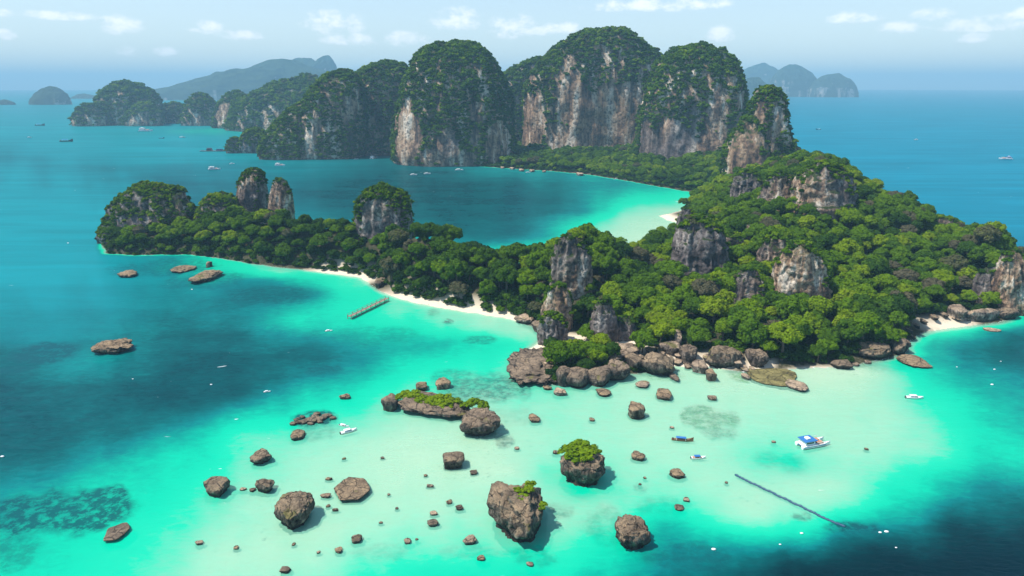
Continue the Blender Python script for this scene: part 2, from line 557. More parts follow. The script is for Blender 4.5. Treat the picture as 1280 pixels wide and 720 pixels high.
def lp(xy):
    r = np.hypot(xy[:, 0], xy[:, 1])
    return np.stack([np.arctan2(xy[:, 0], xy[:, 1]) * 3.0, np.log(np.maximum(r, 1.0)) * 3.0], 1)


dP = np.array([gp(a, b)[:2] for a, b, c in DEP])
drbf = RBF(lp(dP), np.log([c for a, b, c in DEP]), 0.01)


def heights(x, y, detail=True):
    xy = np.stack([x, y], 1)
    r = np.hypot(x, y)
    sd = sdist(x, y)
    q = np.stack([x, y, np.zeros_like(x)], 1)
    wob = fbm(q / 9.0, 3, 5) * 2.2
    sdw = sd + wob * np.clip(1 - np.abs(sd) / 60, 0.15, 1)
    L = lp(xy)
    warp = np.stack([fbm(q / (0.07 * r[:, None] + 3), 4, 31), fbm(q / (0.07 * r[:, None] + 3), 4, 57)], 1)
    dep = np.exp(np.clip(drbf(L + warp * 0.055), -2.5, 3.4))
    dep = dep * (1 + 0.20 * fbm(q / (0.03 * r[:, None] + 2), 4, 77))
    pxh, pyh, _z = proj(q)
    rockshore = (pxh < 330) | ((pyh < 300) & (pxh < 790)) | (pyh < 240)
    fringe = 0.05 + np.where(rockshore & (sd > -400), 1.6, 0.55) * np.maximum(-sdw, 0)
    dep = np.minimum(dep, fringe)
    hill = hrbf(xy / 100.0)
    hill = hill + fbm(q / 30.0, 4, 9) * np.clip(sd / 10, 0, 3)
    land = np.minimum(np.maximum(hill, 0.8), 0.12 + 0.16 * np.minimum(np.maximum(sdw, 0), 9) + 1.15 * np.maximum(sdw - np.where(rockshore, 1.5, 6.0), 0))
    return np.where(sdw > 0, land, -dep), sdw


def hpt(x, y):
    z, s = heights(np.atleast_1d(np.float64(x)), np.atleast_1d(np.float64(y)))
    return z[0], s[0]


def terr_hit(px, py, lift=0.0):
    Y = np.arange(260, 1300, 1.5)
    P = np.array([at(px, py, y) for y in Y])
    z, s = heights(P[:, 0], P[:, 1])
    ok = np.where(P[:, 2] <= z + lift * (s > 2))[0]
    return P[ok[0]] if len(ok) else P[-1]


# polar sheet for sea bed and land
azs = np.concatenate([np.arange(-180, -50, 5.0), np.arange(-50, 50.01, 0.2), np.arange(55, 180, 5.0)])
rad = [55.0]
while rad[-1] < 20000:
    r = rad[-1]
    rad.append(r * (1.0075 if r < 1300 else 1.04))
rad = np.array(rad)
AZ, RR = np.meshgrid(np.radians(azs), rad, indexing='ij')
GX, GY = (RR * np.sin(AZ)).ravel(), (RR * np.cos(AZ)).ravel()
na, nr = AZ.shape
zg, sdg = heights(GX, GY)
I = np.arange(na * nr).reshape(na, nr)
A0, A1 = I, np.roll(I, -1, axis=0)
quads = np.stack([A0[:, :-1], A0[:, 1:], A1[:, 1:], A1[:, :-1]], -1).reshape(-1, 4)[:, ::-1]

# reefs and weed patches on the sea bed: (px, py, half width, half height, strength, green)
REEF = [(55, 440, 48, 16, 1.0, 0.0), (20, 462, 25, 7, .7, 0), (75, 640, 95, 34, 0.95, 0.1), (10, 690, 40, 30, .5, .2), (345, 368, 62, 14, .55, .0), (250, 352, 50, 12, .4, .0), (200, 335, 70, 12, .5, 0.1),
        (610, 485, 55, 20, .75, .45), (570, 470, 30, 10, .5, .4), (888, 521, 36, 14, .75, .8), (900, 540, 22, 9, .5, .6), (395, 523, 32, 10, 1.0, .1), (400, 540, 34, 12, .45, .6),
        (632, 551, 13, 9, .6, .1), (700, 637, 16, 13, .3, .2), (760, 660, 34, 28, .6, .9), (830, 632, 34, 12, .5, .9), (975, 577, 34, 14, .25, .5), (408, 463, 24, 7, .7, .3),
        (1065, 660, 40, 8, .8, .0), (1003, 646, 12, 4, .6, .2), (470, 690, 40, 10, .2, .4), (672, 700, 30, 9, .4, .5), (850, 695, 60, 18, .5, .2), (1100, 455, 40, 8, .3, .9), (542, 390, 8, 4, .7, .8),
        (560, 402, 6, 3, .8, .2), (600, 425, 22, 5, .5, .1), (450, 420, 70, 12, .25, .1), (835, 470, 30, 8, .35, .9), (722, 470, 40, 16, .3, .9), (1230, 400, 40, 5, .5, .6),
        (800, 610, 10, 5, .4, .3), (590, 690, 60, 8, .25, .6), (660, 690, 24, 7, .4, .6), (620, 520, 60, 14, .2, .5), (927, 471, 14, 6, .7, .9)]
q3 = np.stack([GX, GY, np.zeros_like(GX)], 1)
pxg, pyg, zdg = proj(q3)
reef = np.zeros_like(GX)
grn = np.zeros_like(GX)
rr = np.hypot(GX, GY)[:, None]
nz1 = fbm(q3 / (0.018 * rr + 1.5), 4, 101)
nz2 = fbm(q3 / 5.0, 3, 131)
for (a, b, ha, hb, st, g) in REEF:
    c = gp(a, b)
    m_ = mpp(c[1])
    wx = ha * m_
    wy = max(abs(gp(a, b - hb)[1] - gp(a, b + hb)[1]) / 2, 1.0)
    dd = ((GX - c[0]) / wx) ** 2 + ((GY - c[1]) / wy) ** 2
    k = np.clip((1.15 - dd + 0.9 * nz1 + 0.35 * nz2) / 0.55, 0, 1) * (dd < 3) * st
    grn = np.where(k > reef, g, grn)
    reef = np.maximum(reef, k)
reef *= (sdg < 0)
zg = np.where(sdg < 0, np.minimum(zg + reef * 0.2, -0.05), zg)
dep_attr = np.maximum(-zg, 0.0)

gm = mesh_from('ground', np.stack([GX, GY, zg], 1), quads)
smooth(gm)
sandy = np.zeros_like(GX)
SAND = [(560, 385, 130, 24), (430, 345, 60, 10), (835, 280, 40, 26), (1180, 402, 42, 12), (745, 432, 50, 14), (715, 425, 30, 12), (870, 452, 70, 12), (1040, 466, 60, 8), (668, 438, 14, 12), (600, 392, 90, 14), (950, 455, 20, 12)]
for (a, b, ha, hb) in SAND:
    sandy = np.maximum(sandy, np.clip(1.5 - ((pxg - a) / ha) ** 2 - ((pyg - b) / hb) ** 2, 0, 1) * (zdg > 0))
px2, py2, _z2 = proj(np.stack([GX, GY, zg], 1))
clear_ = np.zeros_like(GX)
for (a, b, ha, hb) in [(770, 432, 46, 13), (712, 427, 26, 10)]:
    clear_ = np.maximum(clear_, np.clip((1.3 - ((px2 - a) / ha) ** 2 - ((py2 - b) / hb) ** 2) * 2, 0, 1) * (_z2 > 0) * (sdg > 0))
beachy = np.clip(sandy * 2, 0, 1)
sandy = np.where(sdg < 0, np.where(sdg > -4, np.maximum(beachy, np.clip(-sdg / 4, 0, 1) ** 2), 1.0), np.maximum(sandy * np.clip(1.6 - sdg / 9.0, 0, 1), clear_))
for nm, ar in (('sand', sandy), ('reef', reef), ('green', grn)):
    at_ = gm.attributes.new(nm, 'FLOAT', 'POINT')
    at_.data.foreach_set('value', ar.astype(np.float32))


def mat_ground():
    m, t = newmat('sand_reef_and_soil')
    p = t.pos()

    def A(n):
        return t.n('ShaderNodeAttribute', attribute_type='GEOMETRY', attribute_name=n).outputs['Fac']
    n1 = t.noise(p, 0.12, 5, 0.6)
    n2 = t.noise(p, 0.9, 5, 0.65)
    sand = t.mix(n1, (0.72, 0.62, 0.47), (0.64, 0.53, 0.39))
    sand = t.mix(t.m('MULTIPLY', t.step(n2, 0.60, 0.75), 0.30), sand, (0.50, 0.42, 0.30))
    soil = t.ramp(n2, [(0.35, (0.03, 0.035, 0.015)), (0.55, (0.06, 0.055, 0.03)), (0.7, (0.14, 0.12, 0.09))])
    rf = t.mix(A('green'), t.ramp(n2, [(0.35, (0.02, 0.04, 0.035)), (0.6, (0.09, 0.10, 0.075)), (0.75, (0.30, 0.27, 0.2))]),
               t.ramp(n2, [(0.35, (0.06, 0.16, 0.04)), (0.7, (0.30, 0.42, 0.14))]))
    n4 = t.noise(p, 0.30, 6, 0.75)
    k = t.m('ADD', A('reef'), t.m('MULTIPLY', t.m('SUBTRACT', n4, 0.53), 4.0), clamp=True)
    k = t.m('MULTIPLY', k, t.step(A('reef'), 0.03, 0.3))
    c = t.mix(A('sand'), soil, sand)
    c = t.mix(k, c, rf)
    sp_ = t.m('MULTIPLY', t.step(t.noise(p, 0.75, 4, 0.6), 0.62, 0.68), t.step(t.noise(p, 0.035, 4, 0.6), 0.46, 0.62))
    c = t.mix(t.m('MULTIPLY', sp_, t.m('MULTIPLY', A('sand'), 0.75)), c, (0.07, 0.085, 0.05))
    finish(t, principled(t, c, 0.95, 0.1, n2, 0.4, 0.4))
    return m


ground = link('seabed', gm, mat=mat_ground())
ground['kind'] = 'structure'

# ------------------------------------------------------------------ water
wm = mesh_from('water', np.stack([GX, GY, np.zeros_like(GX)], 1), quads)
smooth(wm)
blur = dep_attr
ad = wm.attributes.new('depth', 'FLOAT', 'POINT')
ad.data.foreach_set('value', blur.astype(np.float32))
ar_ = wm.attributes.new('reef', 'FLOAT', 'POINT')
ar_.data.foreach_set('value', (reef * (1 - 0.75 * grn)).astype(np.float32))
# suspended matter: (px, py, half width, half height, amount); cyan on the left; on the open right, sky reflection and haze painted in as blue
azr = np.degrees(np.arctan2(GX, GY))
milk_and_sky = np.zeros_like(GX)
MILK = [((20, 300), 240, 130, .85), ((40, 400), 110, 40, .5), ((200, 180), 300, 40, 0.75), ((250, 300), 160, 100, .30), ((300, 200), 200, 40, 0.4)]
Lg = lp(np.stack([GX, GY], 1))
for (c, ha, hb, st) in MILK:
    k = ((pxg - c[0]) / ha) ** 2 + ((pyg - c[1]) / hb) ** 2
    milk_and_sky = np.maximum(milk_and_sky, np.where(zdg > 0, np.clip(1.2 - k + 0.25 * nz1, 0, 1), 0) * st)
farm = np.clip((np.hypot(GX, GY) - 700) / 1500, 0, 1) * np.where(azr < -18, 0.8, 0.12)
right = np.clip((azr - 14) / 8, 0, 1) * np.clip((np.hypot(GX, GY) - 480) / 220, 0, 1)  # open right sea: sky reflection and haze put into the body colour
milk_and_sky = np.clip(np.maximum(np.maximum(milk_and_sky, farm), right * 0.9), 0, 1)
milk_and_sky = np.where((np.abs(azr) > 60), 0.6, milk_and_sky)
ct = np.zeros((len(GX), 4), np.float32)
f = np.clip((azr + 8) / 20, 0, 1)[:, None]
ct[:, :3] = (1 - f) * np.array([0.0, 0.20, 0.22]) + f * np.array([0.0, 0.165, 0.235])
ct[:, 3] = milk_and_sky
ac = wm.attributes.new('turbid_and_sky', 'FLOAT_COLOR', 'POINT')
ac.data.foreach_set('color', ct.ravel())


def mat_water():
    m, t = newmat('sea_water')
    p = t.pos()
    d = t.n('ShaderNodeAttribute', attribute_type='GEOMETRY', attribute_name='depth').outputs['Fac']
    tb = t.n('ShaderNodeAttribute', attribute_type='GEOMETRY', attribute_name='turbid_and_sky')
    n0 = t.noise(p, 0.05, 5, 0.6, 0.6)
    n1 = t.noise(t.scaled(p, (0.7, 1.3, 1)), 0.30, 5, 0.65, 0.8)
    n3 = t.noise(t.scaled(p, (0.35, 1.0, 1)), 0.012, 4, 0.6, 0.5)
    d = t.m('MULTIPLY', d, t.m('ADD', 0.40, t.m('ADD', t.m('MULTIPLY', n0, 0.55), t.m('MULTIPLY', n1, 0.65))))
    f = t.m('SUBTRACT', 1.0, t.m('EXPONENT', t.m('MULTIPLY', d, -0.2)))
    body = t.ramp(f, [(0.0, (0.44, 0.68, 0.50)), (0.18, (0.20, 0.63, 0.43)), (0.33, (0.0, 0.55, 0.325)), (0.45, (0.0, 0.47, 0.28)), (0.59, (0.0, 0.31, 0.215)), (0.75, (0.0, 0.15, 0.145)),
                      (0.865, (0.0, 0.076, 0.078)), (0.94, (0.0, 0.043, 0.048)), (1.0, (0.0, 0.010, 0.015))])
    mk = t.m('MULTIPLY', tb.outputs['Alpha'], t.m('ADD', 0.65, t.m('MULTIPLY', n3, 0.7)), clamp=True)
    mk = t.m('MULTIPLY', mk, t.step(f, 0.5, 0.85))
    body = t.mix(mk, body, tb.outputs['Color'])
    wind = t.noise(t.scaled(p, (0.16, 1.0, 1)), 0.022, 5, 0.62, 0.8)
    gust = t.m('MULTIPLY', t.step(wind, 0.40, 0.66), t.step(f, 0.62, 0.9))
    body = t.mix(t.m('MULTIPLY', gust, 0.30), body, t.mix(1.0, body, (1.9, 1.75, 1.7), 'MULTIPLY'))
    rfw = t.n('ShaderNodeAttribute', attribute_type='GEOMETRY', attribute_name='reef').outputs['Fac']
    rk = t.m('MULTIPLY', rfw, t.m('ADD', 0.40, t.step(t.noise(p, 0.28, 6, 0.72), 0.38, 0.60)), clamp=True)
    body = t.mix(t.m('MULTIPLY', rk, 0.9), body, (0.003, 0.065, 0.075))     # a weedy bed sends little light back
    alpha = t.ramp(f, [(0.0, 0.10), (0.095, 0.40), (0.18, 0.55), (0.33, 0.84), (0.45, 0.93), (0.59, 0.96), (0.75, 0.98), (0.9, 1.0)])
    # ripples
    b1 = t.noise(t.scaled(p, (0.6, 1.4, 1)), 0.55, 5, 0.65, 0.5)
    b2 = t.noise(t.scaled(p, (0.45, 1.5, 1)), 0.06, 4, 0.6, 0.4)
    bn = t.n('ShaderNodeBump')
    bn.inputs['Strength'].default_value = 0.55
    bn.inputs['Distance'].default_value = 1.0
    t.l(t.m('ADD', t.m('MULTIPLY', b1, 0.6), t.m('MULTIPLY', b2, 1.6)), bn.inputs['Height'])
    raw = t.n('ShaderNodeAttribute', attribute_type='GEOMETRY', attribute_name='depth').outputs['Fac']
    foam = t.m('MULTIPLY', t.step(raw, 0.42, 0.12), t.step(t.noise(p, 0.8, 5, 0.7), 0.46, 0.60))
    caps = t.m('MULTIPLY', t.step(t.noise(t.scaled(p, (0.5, 1.3, 1)), 0.22, 3, 0.5, 0.6), 0.735, 0.76), t.step(t.noise(p, 0.012, 3, 0.5), 0.52, 0.62))
    foam = t.m('MAXIMUM', foam, t.m('MULTIPLY', caps, 0.8))
    body = t.mix(foam, body, (0.80, 0.84, 0.84))
    alpha = t.m('MAXIMUM', alpha, t.m('MULTIPLY', foam, 0.85))
    df = t.n('ShaderNodeBsdfDiffuse')
    t.l(body, df.inputs[0])
    tp = t.n('ShaderNodeBsdfTransparent')
    tp.inputs[0].default_value = (0.80, 1.0, 0.95, 1)
    m1 = t.n('ShaderNodeMixShader')
    t.l(alpha, m1.inputs[0])
    t.l(tp.outputs[0], m1.inputs[1])
    t.l(df.outputs[0], m1.inputs[2])
    gl = t.n('ShaderNodeBsdfGlossy')
    gl.inputs['Roughness'].default_value = 0.16
    gl.inputs[0].default_value = (0.55, 0.85, 1.0, 1)
    t.l(bn.outputs[0], gl.inputs['Normal'])
    fr = t.n('ShaderNodeFresnel')
    fr.inputs['IOR'].default_value = 1.33
    t.l(bn.outputs[0], fr.inputs['Normal'])
    m2 = t.n('ShaderNodeMixShader')
    # a wind-roughened surface reflects far less at grazing angles than a flat one
    t.l(t.m('MINIMUM', t.m('MULTIPLY', fr.outputs[0], 0.45), 0.12), m2.inputs[0])
    t.l(m1.outputs[0], m2.inputs[1])
    t.l(gl.outputs[0], m2.inputs[2])
    finish(t, m2.outputs[0])
    return m


water = link('sea_water', wm, mat=mat_water())
water['kind'] = 'structure'


# ------------------------------------------------------------------ foliage templates
def ico(sub):
    bm = bmesh.new()
    bmesh.ops.create_icosphere(bm, subdivisions=sub, radius=1.0)
    V = np.array([v.co[:] for v in bm.verts])
    Fc = np.array([[v.index for v in f.verts] for f in bm.faces])
    bm.free()
    return V, Fc


ICO = {k: ico(k) for k in (1, 2, 3, 4, 5)}


def crown_mesh(name, seed, nl, leaves, leaf, zs=0.62):
    """unit-radius crown: lobes of leaf faces round dense cores; base near z = -0.35"""
    r = np.random.default_rng(seed)
    C, Rl = [], []
    tries = 0
    while len(C) < nl and tries < 4000:
        tries += 1
        v = r.normal(size=3)
        v /= np.linalg.norm(v)
        if v[2] < -0.25:
            continue
        k = r.uniform(0.45, 0.78)
        c = v * k * np.array([1, 1, zs])
        rl = r.uniform(0.24, 0.40)
        if all(np.linalg.norm((c - c2) / np.array([1, 1, .8])) > 0.24 for c2 in C):
            C.append(c)
            Rl.append(rl)
    C.append(np.array([0, 0, 0.05]))
    Rl.append(0.52)
    C, Rl = np.array(C), np.array(Rl)
    V, T = [], []
    base = 0
    iv, it = ICO[1]
    for c, rl in zip(C, Rl):
        q = iv * rl * 0.80 * (1 + 0.22 * r.normal(size=(len(iv), 1)))
        q[:, 2] *= 0.8
        V.append(q + c)
        T.append(it + base)
        base += len(iv)
    tris = np.concatenate(T)
    P, N = [], []
    for c, rl in zip(C[:-1], Rl[:-1]):
        d = r.normal(size=(leaves, 3))
        d /= np.linalg.norm(d, axis=1)[:, None]
        d[:, 2] = np.where(d[:, 2] < -0.45, -d[:, 2], d[:, 2])
        q = c + d * rl * r.uniform(0.82, 1.10, (leaves, 1)) * np.array([1, 1, 0.8])
        D = np.linalg.norm((q[:, None] - C[None]) / np.array([1, 1, 0.8]), axis=2) / Rl[None]
        ok = D.min(1) > 0.78
        P.append(q[ok])
        N.append(d[ok])
    P, N = np.concatenate(P), np.concatenate(N)
    N = N + r.normal(size=N.shape) * 0.42 + np.array([0, 0, 0.25])
    N /= np.linalg.norm(N, axis=1)[:, None]
    U = np.cross(N, r.normal(size=N.shape))
    U /= np.linalg.norm(U, axis=1)[:, None]
    W = np.cross(N, U)
    s = leaf * r.uniform(0.6, 1.35, (len(P), 1))
    a = P - U * s - W * s * 0.5
    b = P + U * s * 0.3 - W * s * 0.75
    c = P + U * s - W * s * -0.1
    d = P - U * s * 0.2 + W * s * 0.85
    k = len(P)
    V.append(np.concatenate([a, b, c, d]))
    ii = np.arange(k) + base
    t1 = np.stack([ii, ii + k, ii + 2 * k], 1)
    t2 = np.stack([ii, ii + 2 * k, ii + 3 * k], 1)
    me = mesh_from(name, np.concatenate(V), np.concatenate([tris, t1, t2]))
    me.materials.append(M['leaf'])
    return me


BIG = [crown_mesh('crown', 100 + i, 19 + 2 * i, 115, 0.070, 0.70 + 0.05 * i) for i in range(5)]
SMALL = [crown_mesh('foliage', 200 + i, 9 + i, 34, 0.15, 0.72) for i in range(4)]


def trunk_mesh(seed):
    """tapered trunk with limbs, unit height 1 (trunk foot at 0)"""
    r = np.random.default_rng(seed)
    V, Fs = [], []

    def tube(p0, p1, r0, r1, n=6):
        p0, p1 = np.array(p0, float), np.array(p1, float)
        ax = p1 - p0
        ax /= np.linalg.norm(ax)
        u = np.cross(ax, [0.3, 1, 0.2])
        u /= np.linalg.norm(u)
        v = np.cross(ax, u)
        b = len(V)
        for p, rd in ((p0, r0), (p1, r1)):
            for k in range(n):
                a = 2 * math.pi * k / n
                V.append(p + rd * (math.cos(a) * u + math.sin(a) * v))
        for k in range(n):
            Fs.append((b + k, b + (k + 1) % n, b + n + (k + 1) % n, b + n + k))
    m_ = np.array([r.uniform(-.03, .03), r.uniform(-.03, .03), 0.3])
    t_ = m_ + np.array([r.uniform(-.04, .04), r.uniform(-.04, .04), 0.28])
    tube((0, 0, -0.15), m_, 0.045, 0.033)
    tube(m_, t_, 0.033, 0.022)
    for k in range(5):
        a = 2 * math.pi * (k + r.uniform(-.2, .2)) / 5
        s_ = m_ + (t_ - m_) * r.uniform(0.2, 0.9)
        tube(s_, s_ + np.array([math.cos(a) * .26, math.sin(a) * .26, r.uniform(.1, .25)]), 0.017, 0.006, 5)
    me = mesh_from('trunk', np.array(V), Fs)
    me.materials.append(M['bark'])
    return me


TRUNKS = [trunk_mesh(i) for i in range(3)]


def scatter_group(name, sources):
    ng = bpy.data.node_groups.new(name, 'GeometryNodeTree')
    ng.interface.new_socket('Geometry', in_out='INPUT', socket_type='NodeSocketGeometry')
    ng.interface.new_socket('Geometry', in_out='OUTPUT', socket_type='NodeSocketGeometry')
    gi = ng.nodes.new('NodeGroupInput')
    go = ng.nodes.new('NodeGroupOutput')
    iop = ng.nodes.new('GeometryNodeInstanceOnPoints')
    jn = ng.nodes.new('GeometryNodeJoinGeometry')
    for s in sources:
        oi = ng.nodes.new('GeometryNodeObjectInfo')
        oi.transform_space = 'ORIGINAL'
        oi.inputs['Object'].default_value = s
        oi.inputs['As Instance'].default_value = True
        ng.links.new(oi.outputs['Geometry'], jn.inputs[0])
    ng.links.new(gi.outputs[0], iop.inputs['Points'])
    ng.links.new(jn.outputs[0], iop.inputs['Instance'])
    iop.inputs['Pick Instance'].default_value = True

    def attr(nm, ty):
        a = ng.nodes.new('GeometryNodeInputNamedAttribute')
        a.data_type = ty
        a.inputs['Name'].default_value = nm
        return a.outputs['Attribute']
    ng.links.new(attr('pick', 'INT'), iop.inputs['Instance Index'])
    e2r = ng.nodes.new('FunctionNodeEulerToRotation')
    ng.links.new(attr('rot', 'FLOAT_VECTOR'), e2r.inputs[0])
    ng.links.new(e2r.outputs[0], iop.inputs['Rotation'])
    ng.links.new(attr('scl', 'FLOAT_VECTOR'), iop.inputs['Scale'])
    ng.links.new(iop.outputs[0], go.inputs[0])
    return ng


def scatter(name, P, scl, rot, pick, tint, ng, parent=None):
    me = bpy.data.meshes.new(name)
    me.vertices.add(len(P))
    me.vertices.foreach_set('co', np.asarray(P, np.float32).ravel())
    a = me.attributes.new('scl', 'FLOAT_VECTOR', 'POINT')
    a.data.foreach_set('vector', np.asarray(scl, np.float32).ravel())
    a = me.attributes.new('rot', 'FLOAT_VECTOR', 'POINT')
    a.data.foreach_set('vector', np.asarray(rot, np.float32).ravel())
    a = me.attributes.new('pick', 'INT', 'POINT')
    a.data.foreach_set('value', np.asarray(pick, np.int32))
    a = me.attributes.new('tint', 'FLOAT', 'POINT')
    a.data.foreach_set('value', np.asarray(tint, np.float32))
    o = link(name, me, parent)
    md = o.modifiers.new('scatter', 'NODES')
    md.node_group = ng
    o['kind'] = 'stuff'
    return o


# ------------------------------------------------------------------ karst towers and outcrops
VEG = []        # (parent, P, size, tint) filled now, scattered once the source crowns exist
FOOT = []       # footprints: (x, y, rx, ry, face px box)


GROW = 1.18


def karst(name, label, cat, rows, Y=None, ratio=0.75, amp=0.085, mat='cliff_far', veg=0.75, bare=(), size=7.0, cover=1.0, nt=128, nz=64,
          seed=0, group=None, kind=None, tint=(0.20, 0.58), hit=None, top_only=False, pw=2.5, drop=4.0, foot=True):
    rows = sorted(rows, key=lambda r: -r[0])
    if hit:
        m0 = (rows[0][1] + rows[0][2]) / 2
        b1 = rows[0][0]
        rows = [(b1 + (p_ - b1) * 1.08, m0 + (l_ - m0) * GROW, m0 + (r_ - m0) * GROW) for (p_, l_, r_) in rows]
    b0 = rows[0]
    mid = (b0[1] + b0[2]) / 2
    if Y is None:
        g = terr_hit(mid, hit, 0) if hit else gp(mid, b0[0])
        Y = g[1]
        Y += ratio * (b0[2] - b0[1]) / 2 * mpp(Y)
    L = np.array([at(r[1], r[0], Y) for r in rows])
    Rr = np.array([at(r[2], r[0], Y) for r in rows])
    z = L[:, 2].copy()
    cx, hw = (L[:, 0] + Rr[:, 0]) / 2, (Rr[:, 0] - L[:, 0]) / 2
    base_z = (hpt(cx[0], Y)[0] if hit else 0.0)
    zb = min(z[0], base_z) - drop
    z = np.concatenate([[zb], z])
    cx = np.concatenate([[cx[0]], cx])
    hw = np.concatenate([[hw[0]], hw])
    ztop = z[-1] + 0.25 * hw[-1]
    s_par = np.concatenate([[0], np.cumsum(np.hypot(np.diff(z), np.diff(hw)))])
    s = np.linspace(0, s_par[-1], nz)
    zi, ci, hi = np.interp(s, s_par, z), np.interp(s, s_par, cx), np.interp(s, s_par, hw)
    for _ in range(2):
        hi[1:-1] = 0.25 * hi[:-2] + 0.5 * hi[1:-1] + 0.25 * hi[2:]
    # close the top with two shrinking rings
    zi = np.concatenate([zi, [zi[-1] + (ztop - zi[-1]) * .6, ztop]])
    ci = np.concatenate([ci, [ci[-1]] * 2])
    hi = np.concatenate([hi, [hi[-1] * .6, hi[-1] * .05]])
    n2 = len(zi)
    th = np.linspace(0, 2 * math.pi, nt, endpoint=False)
    cs, sn = np.cos(th), np.sin(th)
    ex = np.sign(cs) * np.abs(cs) ** (2 / pw)
    ey = np.sign(sn) * np.abs(sn) ** (2 / pw)
    hm = hw.max()
    X = ci[:, None] + hi[:, None] * ex[None]
    YY = Y + ratio * hi[:, None] * ey[None]
    ZZ = np.repeat(zi[:, None], nt, 1)
    P = np.stack([X, YY, ZZ], -1).reshape(-1, 3)
    sc = hm
    q = P / np.array([sc, sc, sc * 2.6]) + seed * 13.7
    big = fbm(q * 2.2, 4, seed)
    rid = 1 - 2 * np.abs(fbm(P / np.array([sc, sc, sc * 4.0]) * 5.0 + seed * 3.1, 4, seed + 40))
    fin = fbm(P / np.array([sc, sc, sc * 1.8]) * 14.0, 3, seed + 80)
    ledge = fbm(np.stack([P[:, 0] * 0.2 / sc, P[:, 1] * 0.2 / sc, P[:, 2] / sc * 6.0 + 1.5 * big], 1), 2, seed + 90)
    thv = np.tile(th, n2)
    col = 1 - 2 * np.abs(vn(np.stack([np.cos(thv) * 3.1 + seed, np.sin(thv) * 3.1, P[:, 2] / sc * 0.35], 1), seed + 60))   # buttress columns
    disp = sc * amp * (1.05 * big + 0.55 * (rid - 0.3) + 0.30 * fin + 0.22 * ledge + 0.34 * col)
    # sea notch
    if not hit:
        disp = disp - np.exp(-((P[:, 2] - 1.0) / 2.2) ** 2) * min(2.2, 0.05 * sc)
    rd = np.stack([np.tile(cs, n2), np.tile(sn, n2)], 1)
    fade = np.repeat(np.clip(hi / (0.35 * hm), 0.1, 1), nt)
    P[:, :2] += rd * (disp * fade)[:, None]
    P[:, 2] += sc * amp * 1.3 * fbm(P / sc * 4.0, 3, seed + 5) * np.repeat(np.clip((zi - zb) / max(ztop - zb, 1) * 1.6 - 0.6, 0, 1), nt)
    I = np.arange(n2 * nt).reshape(n2, nt)
    J = np.roll(I, -1, axis=1)
    Q = np.stack([I[:-1], J[:-1], J[1:], I[1:]], -1).reshape(-1, 4)
    org = np.array([cx[0], Y, 0.0 if not hit else zb + drop])
    me = mesh_from('cliff_face', P - org, Q)
    smooth(me)
    if foot:
        FOOT.append((cx[0], Y, hw[0], hw[0] * ratio, mid, rows[-1][0], rows[0][0]))
    if kind == 'structure':
        o = link(name, me, mat=M[mat], loc=org)
        tag(o, label, cat, group, kind)
        return o
    root = empty(name, org)
    tag(root, label, cat, group)
    link('cliff_face', me, root, M[mat])
    if cover > 0:
        A, B, C, D = (P[Q[:, i]] for i in range(4))
        N = np.cross(C - A, D - B)
        ar = np.linalg.norm(N, axis=1) * 0.5
        N = N / (2 * ar[:, None] + 1e-9)
        r = np.random.default_rng(seed + 999)
        n = int(ar.sum() / (size * size * 0.36) * cover)
        k = r.choice(len(Q), n, p=ar / ar.sum())
        u, v = r.random((n, 1)), r.random((n, 1))
        S = (A[k] * (1 - u) + B[k] * u) * (1 - v) + (D[k] * (1 - u) + C[k] * u) * v
        Nn = N[k]
        px, py, _ = proj(S)
        facing = (Nn * (np.array([0, 0, H]) - S)).sum(1) > 0
        cl = fbm(S / (size * 3.2), 3, seed + 7)
        acc = Nn[:, 2] + 0.30 * cl > 0.42
        if not top_only:
            streak = fbm(S / np.array([size * 2.2, size * 2.2, size * 7]), 3, seed + 17)
            acc |= (streak * 1.35 + r.normal(size=n) * 0.12 + (veg - 0.5) * 1.6) > 0.0
        jx = cl * 5.0 * min(1.0, 12 / max(mpp(Y) * 10, 1))
        for (a, b, ha, hb) in bare:
            e = ((px - a + jx) / ha) ** 2 + ((py - b) / hb) ** 2 + 0.5 * cl
            acc &= ~((e < 1.0) & facing)
        acc &= S[:, 2] > (3.0 if not hit else -99)
        S, Nn, cl = S[acc], Nn[acc], cl[acc]
        n = len(S)
        sz = size * (0.40 + 0.62 * r.random(n) ** 1.6) * (0.72 + 0.28 * np.clip(Nn[:, 2] + 0.3, 0, 1))
        S = S + Nn * (sz * 0.10)[:, None]
        tn = np.clip(tint[0] + (tint[1] - tint[0]) * (0.5 + 0.5 * cl + 0.35 * r.normal(size=n) + 0.15 * Nn[:, 2]), 0.0, 0.72)
        dry = r.random(n) < 0.05
        tn = np.where(dry, 0.88, tn)
        VEG.append((root, S - org, sz, tn, seed))
    return root


W_ = 'cliff_far'
karst('limestone_tower', 'domed limestone tower rising straight from the lagoon, pale scars low on its left wall', 'cliff',
      [(208, 497, 640), (190, 495, 641), (170, 496, 639), (150, 498, 637), (130, 501, 634), (115, 505, 630), (100, 509, 625), (85, 515, 619), (70, 524, 610), (62, 531, 601), (56, 543, 592), (52, 556, 580)],
      veg=0.95, bare=[(600, 88, 4, 14), (607, 112, 3, 14), (598, 135, 13, 7), (597, 148, 11, 6), (595, 170, 6, 15), (509, 168, 16, 42), (558, 186, 14, 24), (538, 196, 14, 10), (622, 180, 16, 30), (575, 196, 24, 10)], size=6.5, seed=1, ratio=0.8, cover=1.3)
karst('forested_hill', 'green forested hill in the saddle between the two tallest limestone towers', 'hill',
      [(195, 600, 730), (130, 612, 725), (105, 622, 722), (92, 632, 720), (84, 645, 716), (77, 660, 710), (72, 678, 700)], Y=1420, veg=1.0, size=8.0, seed=2, ratio=0.6)
